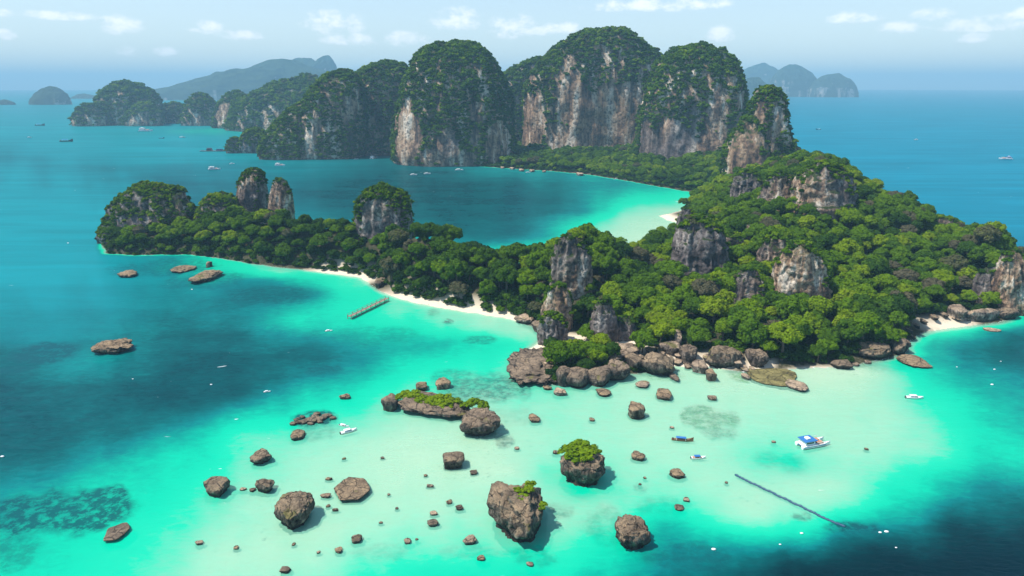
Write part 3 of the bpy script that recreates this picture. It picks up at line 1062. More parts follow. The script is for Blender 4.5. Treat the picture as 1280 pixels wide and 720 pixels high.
karst('limestone_massif', 'tallest broad limestone massif with a huge bare orange and grey wall', 'cliff',
      [(197, 655, 836), (170, 656, 836), (140, 657, 835), (115, 660, 834), (95, 668, 832), (80, 678, 829), (70, 688, 824), (60, 699, 815), (50, 714, 803), (43, 732, 791), (39, 752, 779)], Y=1240,
      veg=0.68, bare=[(718, 125, 12, 34), (735, 150, 26, 36), (765, 145, 30, 42), (785, 138, 24, 38), (750, 172, 44, 22), (662, 158, 10, 40), (672, 150, 9, 34), (761, 74, 3, 11), (775, 72, 4, 10), (696, 172, 14, 20), (713, 80, 3, 8), (800, 165, 12, 24)],
      size=7.0, seed=3, ratio=0.45, amp=0.075)
karst('limestone_tower', 'steep rounded limestone tower with a pale overhang and flat ledges at its foot', 'cliff',
      [(213, 797, 935), (190, 799, 933), (170, 801, 931), (150, 803, 929), (130, 807, 928), (110, 812, 926), (95, 818, 923), (80, 826, 918), (70, 836, 911), (63, 847, 902), (58, 860, 889)], Y=1080,
      veg=0.70, bare=[(809, 183, 9, 34), (838, 182, 26, 32), (860, 113, 6, 10), (897, 132, 9, 26), (886, 160, 6, 28), (908, 140, 4, 18)], size=6.5, seed=4, ratio=0.75)
karst('limestone_spire', 'slender limestone spire with a wooded cap at the seaward end of the massif', 'cliff',
      [(238, 930, 992), (190, 932, 986), (165, 935, 983), (145, 938, 981), (130, 941, 980), (119, 944, 977), (112, 950, 971), (109, 956, 965)], Y=830, veg=0.72,
      bare=[(972, 150, 7, 20), (950, 140, 5, 14), (962, 178, 8, 14)], size=5.0, seed=5, ratio=0.9)
karst('limestone_buttress', 'grey brown limestone buttress with a sheer bare front below the slender spire', 'cliff',
      [(242, 900, 966), (215, 903, 964), (195, 906, 961), (178, 911, 957), (165, 918, 951), (155, 925, 945), (148, 931, 940)], Y=775, veg=0.5,
      bare=[(929, 205, 20, 40), (940, 180, 12, 24)], size=5.0, seed=6, ratio=0.8, mat='cliff_far')
karst('forested_hill', 'steep forested saddle joining the slender spire to the ledged tower', 'hill',
      [(246, 862, 1012), (225, 876, 1010), (207, 893, 1005), (193, 908, 999), (180, 921, 991), (169, 936, 978)], Y=890, veg=1.0, size=5.5, seed=65, ratio=0.35, tint=(0.22, 0.6), foot=False)
# cliffs left of the domed tower
karst('limestone_cliff', 'dark wooded limestone cliff standing directly left of the domed tower', 'cliff',
      [(199, 415, 516), (160, 422, 514), (130, 430, 513), (110, 436, 512), (97, 444, 511), (88, 454, 509), (82, 472, 503)], Y=1290, veg=0.82, bare=[(452, 140, 5, 16), (462, 152, 6, 8), (455, 165, 6, 10)], size=7, seed=7)
karst('limestone_cliff', 'wooded limestone shoulder with a pale fluted wall dropping into the bay', 'cliff',
      [(201, 366, 452), (180, 368, 454), (150, 374, 455), (130, 381, 455), (115, 389, 454), (103, 398, 451), (95, 408, 445), (89, 420, 437)], Y=1215, veg=0.78, bare=[(382, 183, 15, 22), (377, 170, 8, 24), (393, 165, 5, 30)], size=6.5, seed=8)
karst('limestone_slope', 'sloping bright green wooded spur running down to the water', 'cliff',
      [(200, 326, 392), (185, 327, 390), (172, 332, 388), (160, 341, 386), (148, 352, 384), (138, 362, 382), (131, 370, 378)], Y=1195, veg=0.95, size=6.0, seed=9, tint=(0.25, 0.62))
karst('limestone_islet', 'low rounded rock islet at the tip of the wooded spur', 'cliff',
      [(192, 283, 303), (184, 283, 302), (177, 286, 299), (173, 290, 296)], Y=1290, veg=0.5, size=5, seed=10, nt=64, nz=32)
karst('limestone_bluff', 'jagged low bluff joining the small islet to the wooded spur', 'cliff',
      [(194, 298, 338), (180, 300, 337), (170, 304, 335), (163, 310, 328)], Y=1300, veg=0.6, bare=[(308, 186, 6, 9), (318, 188, 5, 8)], size=5.5, seed=11, nt=96, nz=40)
# headlands across the bay
far_grp = dict(mat=W_, size=12.0, nt=110, nz=48)
karst('limestone_headland', 'hazy wooded headland with a tan streaked cliff behind the spur', 'cliff', [(168, 285, 425), (145, 292, 425), (128, 305, 424), (115, 325, 420), (106, 345, 410), (101, 366, 396)], Y=2000, veg=0.85, bare=[(331, 150, 5, 14), (348, 150, 4, 14)], seed=12, **far_grp)
karst('limestone_headland', 'hazy blue headland with a notched pale cliff across the bay', 'cliff', [(163, 268, 326), (145, 270, 324), (130, 276, 318), (120, 286, 308), (116, 294, 302)], Y=2080, veg=0.7, bare=[(280, 145, 10, 18)], seed=13, **far_grp)
karst('limestone_headland', 'hazy blue cliff with white scars near the water in the middle of the far bay', 'cliff', [(160, 228, 275), (145, 230, 273), (130, 234, 268), (121, 242, 260), (118, 248, 255)], Y=2200, veg=0.7, bare=[(247, 152, 10, 9)], seed=14, **far_grp)
karst('limestone_headland', 'low hazy wooded neck of land between two far headlands', 'cliff', [(158, 190, 240), (145, 193, 238), (136, 200, 232), (131, 208, 224)], Y=2350, veg=0.9, seed=15, **far_grp)
karst('limestone_headland', 'big round hazy dome of rock at the end of the far headlands', 'cliff', [(160, 121, 198), (145, 122, 197), (132, 124, 195), (122, 127, 191), (114, 133, 185), (109, 140, 176), (106, 148, 166)], Y=2250, veg=0.8, bare=[(160, 155, 8, 8)], seed=16, **far_grp)
karst('limestone_headland', 'smaller hazy knoll with pale cliffs in front of the big round dome', 'cliff', [(162, 158, 204), (150, 160, 202), (140, 164, 198), (132, 172, 190), (129, 178, 184)], Y=2180, veg=0.6, bare=[(175, 152, 14, 8)], seed=17, **far_grp)
karst('limestone_headland', 'lone hazy stack standing seaward of the big round dome', 'cliff', [(162, 93, 140), (150, 93, 139), (142, 96, 135), (136, 101, 129), (132, 107, 122)], Y=2180, veg=0.75, bare=[(128, 154, 7, 6)], seed=18, **far_grp)
# far mountains and islands (structure: hills on the horizon)
fk = dict(mat='far', cover=0, kind='structure', nt=96, nz=40, foot=False, amp=0.07)
karst('hills', 'long blue hazy mountain ridge beyond the far headlands', 'hill', [(127, 180, 430), (118, 186, 428), (111, 200, 426), (107, 222, 424), (100, 245, 420), (93, 270, 412), (87, 298, 400), (84, 320, 385)], Y=6000, ratio=0.3, seed=20, **fk)
karst('hills', 'blue hazy flat topped mountain shoulder', 'hill', [(124, 330, 425), (105, 345, 408), (95, 355, 404), (87, 362, 398), (85, 372, 390)], Y=6400, ratio=0.5, seed=21, **fk)
karst('hills', 'faint blue twin mountain peak, left summit', 'hill', [(120, 300, 425), (95, 328, 420), (84, 345, 405), (77, 358, 390), (73, 366, 378)], Y=7000, ratio=0.5, seed=22, **fk)
karst('hills', 'faint blue twin mountain peak, right summit', 'hill', [(120, 370, 428), (95, 382, 423), (82, 390, 420), (75, 397, 416), (71, 402, 411)], Y=6900, ratio=0.6, seed=23, **fk)
karst('hills', 'faint dome shaped island on the far horizon', 'hill', [(131, 39, 88), (124, 41, 86), (117, 46, 81), (112, 53, 74), (109, 59, 68)], ratio=0.6, seed=24, **fk)
karst('hills', 'faint low island strip beside the dome shaped island', 'hill', [(129, 82, 126), (124, 86, 124), (120, 94, 118)], Y=6500, ratio=0.4, seed=25, **fk)
karst('hills', 'faint low islet on the far left horizon', 'hill', [(131, -10, 19), (128, -6, 17), (126, 0, 12)], ratio=0.4, seed=26, **fk)
karst('hills', 'pale hazy round island with white cliffs on the open sea', 'hill', [(119, 962, 1024), (108, 963, 1022), (98, 967, 1018), (89, 974, 1011), (83, 983, 1002)], Y=7500, ratio=0.6, seed=27, **fk)
karst('hills', 'pale hazy two humped island with white scars beside the round island', 'hill', [(120, 1012, 1071), (110, 1014, 1069), (101, 1019, 1064), (95, 1029, 1054)], Y=7300, ratio=0.5, seed=28, **fk)
karst('hills', 'faintest hazy mountain behind the round island', 'hill', [(114, 900, 995), (100, 910, 985), (90, 922, 975), (83, 940, 965), (80, 950, 958)], Y=9000, ratio=0.4, seed=29, **fk)
karst('hills', 'hazy blue wooded knoll just behind the slender spire', 'hill', [(126, 917, 966), (112, 921, 962), (103, 927, 956), (97, 936, 948)], Y=5600, ratio=0.5, seed=30, **fk)

# pinnacles along the wooded ridge
nk = dict(mat='cliff_near', amp=0.13, size=3.0, nt=120, nz=60)
karst('karst_hill', 'rounded karst dome at the ocean tip of the wooded ridge', 'cliff', [(319, 129, 246), (305, 130, 246), (290, 133, 245), (275, 139, 243), (262, 145, 238), (252, 151, 231), (243, 158, 222), (236, 166, 212), (231, 178, 200)],
      Y=545, ratio=0.6, veg=0.48, bare=[(206, 258, 5, 14), (165, 300, 20, 7), (140, 305, 8, 14), (168, 278, 10, 6), (225, 250, 10, 14), (200, 312, 40, 5)], seed=31, tint=(0.2, 0.62), **nk)
karst('karst_hillock', 'small wooded karst hillock between the karst dome and the twin pinnacles', 'cliff', [(300, 244, 302), (280, 246, 301), (266, 248, 299), (256, 253, 295), (248, 260, 289), (244, 267, 280)],
      Y=540, ratio=0.7, veg=0.6, bare=[(272, 268, 14, 10)], seed=32, tint=(0.25, 0.65), **nk)
karst('karst_pinnacle', 'taller twin karst pinnacle with an orange streaked wall', 'cliff', [(300, 298, 336), (265, 298, 335), (250, 298, 334), (235, 299, 333), (225, 301, 330), (217, 305, 326), (212, 310, 321)],
      Y=560, ratio=0.8, veg=0.40, bare=[(310, 245, 10, 22), (330, 250, 8, 20)], seed=33, tint=(0.15, 0.5), **{**nk, 'mat': 'cliff_pale', 'size': 2.3})
karst('karst_pinnacle', 'shorter twin karst pinnacle with a pinkish bare wall', 'cliff', [(305, 337, 368), (270, 337, 366), (255, 337, 365), (244, 338, 364), (235, 340, 361), (228, 343, 357), (224, 347, 353)],
      Y=538, ratio=0.8, veg=0.20, bare=[(350, 255, 16, 26)], seed=34, tint=(0.15, 0.5), **{**nk, 'mat': 'cliff_pale', 'size': 2.0})
karst('karst_pinnacle', 'squat dark karst pinnacle with an overhanging face halfway along the wooded ridge', 'cliff', [(330, 446, 520), (305, 448, 518), (285, 446, 516), (270, 446, 514), (258, 448, 512), (248, 452, 508), (240, 459, 500), (236, 468, 490)],
      Y=470, ratio=0.7, veg=0.42, bare=[(468, 275, 18, 26), (490, 290, 18, 18), (463, 295, 12, 18)], seed=35, tint=(0.2, 0.6), **nk)
# rock faces in the headland forest
hk = dict(mat='cliff_near', amp=0.21, pw=3.0, size=2.7, nt=96, nz=48, ratio=0.6, top_only=True, veg=0.2)
karst('rock_outcrop', 'dark rock wall at the root of the sandy lagoon spit', 'rock', [(300, 848, 872), (285, 848, 871), (272, 851, 868), (264, 856, 863)], hit=305, seed=61, bare=[(859, 280, 14, 20)], **hk)
karst('rock_outcrop', 'pale low rock under the skyline trees near the umbrella shaped tree', 'rock', [(296, 1166, 1196), (284, 1168, 1194), (276, 1172, 1190)], hit=300, seed=62, bare=[(1181, 284, 18, 12)], **hk)
karst('rock_outcrop', 'jagged grey crag stepping down from the sheer buttress', 'rock', [(252, 915, 952), (238, 917, 950), (226, 922, 946), (219, 928, 940)], hit=256, seed=63, bare=[(933, 236, 20, 18)], **hk)
karst('rock_outcrop', 'narrow grey crag left of the small dark rounded rock face', 'rock', [(382, 886, 902), (366, 887, 901), (354, 890, 898)], hit=384, seed=64, bare=[(894, 368, 9, 16)], **hk)
karst('rock_outcrop', 'grey outcrop with a pale vertical streak above the sandy lagoon spit', 'rock', [(352, 848, 902), (330, 847, 902), (310, 850, 900), (295, 855, 897), (285, 863, 890), (280, 868, 884)], hit=352, seed=41, bare=[(875, 320, 30, 40)], **hk)
karst('rock_outcrop', 'lower grey shoulder beside the outcrop with a pale vertical streak', 'rock', [(328, 890, 928), (315, 891, 927), (303, 894, 925), (296, 899, 918)], hit=328, seed=42, bare=[(908, 312, 20, 18)], **hk)
karst('rock_outcrop', 'pale tan rock face with flat top in the middle of the hillside forest', 'rock', [(392, 976, 1026), (370, 976, 1026), (350, 977, 1025), (335, 979, 1022), (322, 984, 1017), (315, 990, 1010)], hit=392, seed=43, bare=[(1001, 352, 30, 42)], **{**hk, 'mat': 'cliff_pale'})
karst('rock_outcrop', 'dark grey lump of rock adjoining the pale tan rock face', 'rock', [(345, 951, 990), (330, 952, 989), (315, 954, 986), (305, 959, 981), (299, 965, 975)], hit=345, seed=44, bare=[(970, 322, 20, 22)], **hk)
karst('rock_outcrop', 'small dark rounded rock face surrounded by trees below the grey lump', 'rock', [(386, 918, 952), (370, 919, 952), (355, 922, 949), (345, 927, 944), (340, 932, 939)], hit=386, seed=45, bare=[(935, 362, 18, 24)], **hk)
karst('rock_outcrop', 'tiny dark rock knob poking from trees above the hillside outcrops', 'rock', [(300, 930, 950), (290, 931, 949), (283, 935, 945)], hit=300, seed=46, bare=[(940, 290, 12, 10)], **hk)
karst('rock_outcrop', 'broad dark cliff with a small cave high on the hillside below the ridge crest', 'rock', [(278, 1000, 1058), (260, 1000, 1058), (240, 1003, 1056), (225, 1008, 1051), (214, 1018, 1042), (209, 1024, 1036)], hit=278, seed=47, bare=[(1028, 246, 27, 32)], **hk)
karst('rock_outcrop', 'brown outcrop left of the broad dark cliff on the hillside', 'rock', [(268, 953, 998), (250, 955, 996), (235, 960, 992), (225, 967, 986), (220, 973, 981)], hit=268, seed=48, bare=[(975, 245, 20, 24)], **hk)
karst('rock_outcrop', 'tall purple grey rock face under the wooded knoll where ridge meets headland', 'rock', [(362, 692, 734), (345, 693, 733), (325, 694, 732), (312, 698, 729), (303, 704, 724), (299, 709, 718)], hit=375, seed=49, bare=[(712, 332, 24, 34)], **hk)
karst('rock_outcrop', 'pinkish cliff foot just above the end of the beach', 'rock', [(412, 680, 712), (395, 681, 711), (378, 684, 709), (366, 689, 705), (360, 694, 700)], hit=418, seed=50, bare=[(696, 386, 20, 30)], **{**hk, 'mat': 'cliff_pale'})
karst('rock_outcrop', 'dark cliff standing behind the sandy clearing on the headland', 'rock', [(428, 741, 768), (410, 741, 768), (395, 743, 766), (383, 747, 762), (378, 751, 757)], hit=430, seed=51, bare=[(754, 404, 18, 28)], **hk)
karst('rock_outcrop', 'low shadowed cliff right of the dark cliff behind the sandy clearing', 'rock', [(428, 764, 796), (415, 765, 795), (405, 768, 790), (400, 773, 784)], hit=428, seed=52, bare=[(779, 413, 20, 16)], **hk)
karst('rock_outcrop', 'blocky dark rock at the bend between beach and headland', 'rock', [(428, 676, 704), (415, 676, 704), (403, 679, 701), (396, 685, 695)], hit=430, seed=53, bare=[(690, 412, 18, 18)], **hk)
karst('sea_cliff', 'pale sunlit sea cliff at the far right point of the headland', 'cliff', [(395, 1242, 1282), (375, 1242, 1281), (355, 1245, 1280), (338, 1249, 1278), (325, 1254, 1275), (317, 1260, 1270)], seed=54, veg=0.2, bare=[(1262, 355, 24, 42)], top_only=True, mat='cliff_pale', amp=0.22, pw=3.4, size=4.0, nt=110, nz=56, ratio=0.7)
karst('sea_cliff', 'brown stepped cliff block between the cove beach and the pale sea cliff', 'cliff', [(390, 1216, 1252), (370, 1218, 1252), (352, 1222, 1250), (340, 1228, 1247), (334, 1234, 1242)], seed=55, veg=0.2, bare=[(1235, 362, 22, 30)], top_only=True, mat='cliff_near', amp=0.22, pw=3.4, size=4.0, nt=96, nz=48, ratio=0.7)
karst('sea_cliff', 'small tan buttress leaning on the outer side of the pale sea cliff', 'cliff', [(385, 1270, 1292), (370, 1270, 1292), (355, 1273, 1290), (346, 1277, 1286)], seed=56, veg=0.2, bare=[(1280, 365, 16, 24)], top_only=True, mat='cliff_pale', amp=0.2, size=3.6, nt=80, nz=40, ratio=0.8)

# ------------------------------------------------------------------ trees
NOTREE = [(772, 434, 34, 11), (790, 444, 26, 12), (745, 432, 48, 9), (720, 424, 26, 9), (668, 425, 18, 22), (660, 455, 34, 26), (850, 446, 60, 10), (905, 452, 44, 14), (960, 462, 60, 12), (845, 282, 26, 20), (1180, 400, 40, 7),
          (650, 404, 30, 5), (1010, 458, 70, 4), (1100, 446, 40, 8), (1200, 394, 40, 4)]


def poisson_trees():
    r = np.random.default_rng(21)
    cell = 6.0
    x = np.arange(-480, 560, 1.0)
    pts = []
    # jittered hexagonal grid with spacing growing with distance
    y = 255.0
    row = 0
    while y < 1500:
        sp = 9.2 if y < 420 else (8.8 if y < 650 else 9.6)
        xs = np.arange(-520, 620, sp) + (sp / 2 if row % 2 else 0)
        for xx in xs:
            pts.append((xx + r.normal() * sp * 0.24, y + r.normal() * sp * 0.24, sp))
        y += sp * 0.86
        row += 1
    P = np.array(pts)
    z, s = heights(P[:, 0], P[:, 1])
    px, py, zd = proj(np.stack([P[:, 0], P[:, 1], z], 1))
    rs = (py < 300) | (px < 335)
    ok = (s > np.where(rs, 0.8, 2.2)) & (z > np.where(rs, 0.2, 0.5))
    # beaches stay open
    beach = (px > 330) & (px < 675) & (py > 325) & (py < 412)
    ok &= ~(beach & (s < np.where(px > 470, 5.5, 4.0)))
    ok &= ~((px > 1135) & (px < 1240) & (py > 385) & (s < 8))
    for (a, b, ha, hb) in NOTREE:
        ok &= ~(((px - a) / ha) ** 2 + ((py - b) / hb) ** 2 < 1)
    for (fx, fy, rx, ry, mid, ptop, pbot) in FOOT:
        inside = ((P[:, 0] - fx) / (rx * 0.92)) ** 2 + ((P[:, 1] - fy) / (ry * 0.92)) ** 2 < 1
        infront = (np.abs(P[:, 0] - fx) < rx * 0.85) & (P[:, 1] < fy) & (P[:, 1] > fy - ry - (6 if fy < 640 else 12))
        ok &= ~(inside | infront)
    ok &= (px > -60) & (px < 1340) & (P[:, 1] < 1350)
    # behind the massif nothing shows
    ok &= ~((P[:, 1] > 1260))
    return P[ok], z[ok], s[ok], px[ok], py[ok]


TP, TZ, TS, TPX, TPY = poisson_trees()
nT = len(TP)
r = np.random.default_rng(5)
q = np.stack([TP[:, 0], TP[:, 1], TZ], 1)
patch = fbm(q / 38.0, 3, 301)
rad_t = TP[:, 2] * (0.40 + 0.38 * r.random(nT) ** 1.3) * (1 - 0.25 * (TS < 6))
edge = np.clip((TS - 2) / 6, 0.45, 1)
rad_t *= (0.65 + 0.35 * edge)
hgt_t = rad_t * r.uniform(1.7, 2.7, nT) * (0.8 + 0.25 * edge)
tint_t = np.clip(0.39 + 0.28 * patch + 0.13 * r.normal(size=nT) + 0.10 * (TPX > 650) - 0.04 * (TPY < 240), 0.08, 0.74)
kindr = r.random(nT)
dry = kindr < 0.06
tint_t = np.where(dry, r.uniform(0.85, 1.0, nT), tint_t)
order = np.argsort(np.hypot(TP[:, 0], TP[:, 1]))
vis = np.ones(nT, bool)
ind = order[:300]
rest = order[300:]


LAND_MARKS = [(500, 372, 'the wooden pier'), (620, 395, 'the end of the curved beach'), (400, 335, 'the far start of the curved beach'), (712, 340, 'the tall purple grey rock face'), (696, 390, 'the pinkish cliff foot'),
              (754, 410, 'the dark cliff behind the sandy clearing'), (875, 330, 'the outcrop with a pale vertical streak'), (1000, 360, 'the pale tan rock face'), (935, 365, 'the small dark rounded rock face'),
              (822, 440, 'the big domed shore boulder'), (905, 440, 'the grass topped boulder'), (964, 462, 'the algae covered rock shelf'), (1092, 440, 'the dark brown boulder heap'), (1170, 398, 'the cove beach'),
              (1235, 365, 'the brown stepped cliff block'), (1050, 450, 'the dark mound at the forest edge'), (740, 455, 'the row of smooth round boulders'), (1028, 260, 'the broad dark cliff with a cave'), (480, 300, 'the squat karst pinnacle')]


def near_mark(px, py):
    return min(LAND_MARKS, key=lambda m: (m[0] - px) ** 2 + (1.6 * (m[1] - py)) ** 2)[2]


def kindname(t):
    if t > 0.8:
        return 'grey brown dry leaved tree'
    if t > 0.58:
        return 'yellow green rounded tree'
    if t > 0.36:
        return 'mid green rounded tree'
    return 'dark green rounded tree'


CROWN_OBJS = {}


def tree(x, y, z, rad, hgt, tint, rz, k, label, group, name='broadleaf_tree'):
    root = empty(name, (x, y, z))
    tag(root, label, 'tree', group)
    th = hgt * 1.0
    link('trunk', TRUNKS[k % 3], root, loc=(0, 0, 0), rot=(0, 0, rz), scale=(th, th, th * 0.95))
    c = link('crown', BIG[k], root, loc=(0, 0, hgt * 0.62), rot=(0, 0, rz), scale=(rad, rad, rad * (0.95 + 0.3 * ((k * 37) % 7) / 7)))
    c['tint'] = float(tint)
    CROWN_OBJS.setdefault(k, c)
    return root


for i in ind:
    mk_ = near_mark(TPX[i], TPY[i])
    szn = 'large' if rad_t[i] > 7.0 else ('small' if rad_t[i] < 5.2 else 'medium')
    kd = kindname(tint_t[i])
    lab = szn + ' ' + kd + ' growing near ' + mk_
    tree(TP[i, 0], TP[i, 1], TZ[i] - 0.3, rad_t[i] * 1.08, hgt_t[i], tint_t[i], r.uniform(0, 6.28), int(r.integers(0, 5)), lab, szn + ' ' + kd + 's near ' + mk_[4:])

# trees that stand out
g = gp(803, 440, 2.0)
zt, _ = hpt(g[0], g[1])
tree(g[0], g[1], zt - 0.3, 6.4, 10.5, 0.52, 0.4, 2, 'single round tree standing alone on the sandy clearing among the boulders', None)
for (a, b, rr_, hh, tt, lb) in [(700, 447, 5.0, 7.5, 0.55, 'left bright green tree growing on the dark rock slab of the headland'), (722, 440, 5.6, 8.5, 0.52, 'middle bright green tree growing behind the smooth round boulders'),
                                (747, 446, 6.2, 8.0, 0.50, 'right bright green tree spreading over the smooth round boulders'), (735, 418, 5.4, 8.5, 0.5, 'bright green tree beside the blocky dark rock at the beach bend')]:
    g = gp(a, b + 8, 2.0)
    zt, _ = hpt(g[0], g[1])
    tree(g[0], g[1], max(zt, 0.5) - 0.3, rr_, hh, tt, a * 0.1, a % 5, lb, None)
g = at(1132, 262, 540)
zt, _ = hpt(g[0], g[1])
tree(g[0], g[1], zt - 0.5, 7.0, max(19.0, (at(1132, 249, 540)[2] - zt) / 0.62), 0.42, 0.3, 3, 'umbrella shaped tree standing above the canopy on the headland skyline', None)

NG_BIG = scatter_group('scatter_trees', [CROWN_OBJS[k] for k in sorted(CROWN_OBJS)])
P = np.stack([TP[rest, 0], TP[rest, 1], TZ[rest] + hgt_t[rest] * 0.60], 1)
n = len(rest)
scl = np.stack([rad_t[rest] * 1.06, rad_t[rest] * 1.06, rad_t[rest] * r.uniform(0.9, 1.25, n)], 1)
rot = np.stack([r.normal(size=n) * .08, r.normal(size=n) * .08, r.uniform(0, 6.28, n)], 1)
fo = scatter('forest', P, scl, rot, r.integers(0, 5, n), tint_t[rest], NG_BIG)
tag(fo, 'dense green forest canopy covering the ridge, headland and lagoon shore', 'forest', kind='stuff')

# ------------------------------------------------------------------ boulders
def rock(name, label, px, py, wpx, hpx, cat='boulder', group=None, mat='boulder', ratio=0.95, sub=None, box=0.8, amp=0.16, seed=0, flat=None, rz=None, sink=1.2, hz=None, z0=0.0, cuts=5, hexa=0):
    """boulder whose picture box is centred at (px,py) with width wpx and height hpx; stands on the sea bed or shore"""
    g = gp(px, py + hpx / 2, z0)
    m_ = mpp(g[1], z0)
    wm_ = wpx * m_
    dp = wm_ * ratio
    dist = g[1]
    ang = math.atan2(H, dist)
    hm = (hpx * m_ - dp * math.sin(ang)) / math.cos(ang)
    hm = max(hm, 0.34 * wm_) if flat is None else flat * wm_
    if hz:
        hm = hz
    cxw, cyw = g[0], g[1] + dp * 0.48
    zb, _ = hpt(cxw, cyw)
    r_ = np.random.default_rng(seed * 31 + int(px) * 7 + int(py))
    if (wpx < 25 or (flat is not None and flat <= 0.2)) and mat in ('boulder', 'boulder_grey', 'boulder_pale'):
        mat += '_s'
    if sub is None:
        sub = 5 if wpx > 45 else 4 if wpx > 22 else 3 if wpx > 9 else 2
    V, Fc = ICO[sub]
    V = V.copy()
    V = np.sign(V) * np.abs(V) ** box
    V /= np.abs(V).max(0)
    for _ in range(cuts):                                   # planar fracture faces
        nrm = r_.normal(size=3)
        nrm[2] = abs(nrm[2]) * 0.6
        nrm /= np.linalg.norm(nrm)
        d = V @ nrm
        lim = r_.uniform(0.62, 0.9)
        V -= np.outer(np.maximum(d - lim, 0) * 0.85, nrm)
    if flat is None or flat > 0.15:
        V[:, 2] = np.where(V[:, 2] > 0.45, 0.45 + (V[:, 2] - 0.45) * 0.42, V[:, 2])
    if hexa:
        for q_ in range(hexa):
            an = 2 * math.pi * (q_ + 0.12 * math.sin(q_ * 5)) / hexa + 0.3
            nrm = np.array([math.cos(an), math.sin(an), 0.0])
            d = V @ nrm
            V -= np.outer(np.maximum(d - 0.72, 0), nrm)
    off = r_.uniform(-50, 50, 3)
    nn = V / np.linalg.norm(V, axis=1)[:, None]
    V = V + nn * (amp * 1.1 * fbm(V * 1.6 + off, 4, 3) + amp * 1.1 * (0.3 - np.abs(fbm(V * np.array([3.3, 3.3, 1.8]) + off, 4, 9))) + amp * 0.8 * fbm(V * 7.0 + off, 4, 21, 0.6))[:, None]
    V[:, :2] /= np.abs(V[:, :2]).max(0)
    below = max(-min(zb, z0), 0.0) + sink
    top = V[:, 2].max()
    zz = np.where(V[:, 2] > -0.25, (V[:, 2] + 0.25) / (top + 0.25) * hm, (V[:, 2] + 0.25) / 0.75 * below)
    und = 1 - 0.34 * np.exp(-((zz - 0.06 * hm) / (0.16 * hm + 0.25)) ** 2)     # waterline undercut
    a = r_.uniform(-0.35, 0.35) if rz is None else rz
    x, y = V[:, 0] * wm_ / 2 * und, V[:, 1] * dp / 2 * und
    co = np.stack([x * math.cos(a) - y * math.sin(a), x * math.sin(a) + y * math.cos(a), zz], 1)
    co[:, 0] *= wm_ / max(np.ptp(co[:, 0]), 1e-3)
    for _ in range(4):                                      # settle size and place on the picture box
        wv = co + np.array([cxw, cyw, z0])
        qx, qy, _zd = proj(wv[co[:, 2] > -0.05])
        gw, gh = np.ptp(qx), np.ptp(qy)
        co[:, 0] *= wpx / gw
        fh = min(max(hpx / gh, 0.75), 1.35)
        co[:, 1] *= fh
        if flat is None or fh < 1:
            co[:, 2] = np.where(co[:, 2] > 0, co[:, 2] * fh, co[:, 2])
        qx, qy, _zd = proj(co + np.array([cxw, cyw, z0]))
        vis_ = co[:, 2] > -0.05
        ex_, ey_ = px - (qx[vis_].max() + qx[vis_].min()) / 2, py - (qy[vis_].max() + qy[vis_].min()) / 2
        cxw += ex_ * m_
        cyw -= ey_ * m_ / max(math.sin(ang), 0.1)
    hm, wm_, dp = co[:, 2].max(), np.ptp(co[:, 0]), np.ptp(co[:, 1])
    me = mesh_from(name, co, Fc)
    smooth(me)
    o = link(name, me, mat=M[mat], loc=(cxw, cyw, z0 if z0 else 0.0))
    tag(o, label, cat, group)
    return o, (cxw, cyw, hm, wm_, dp)


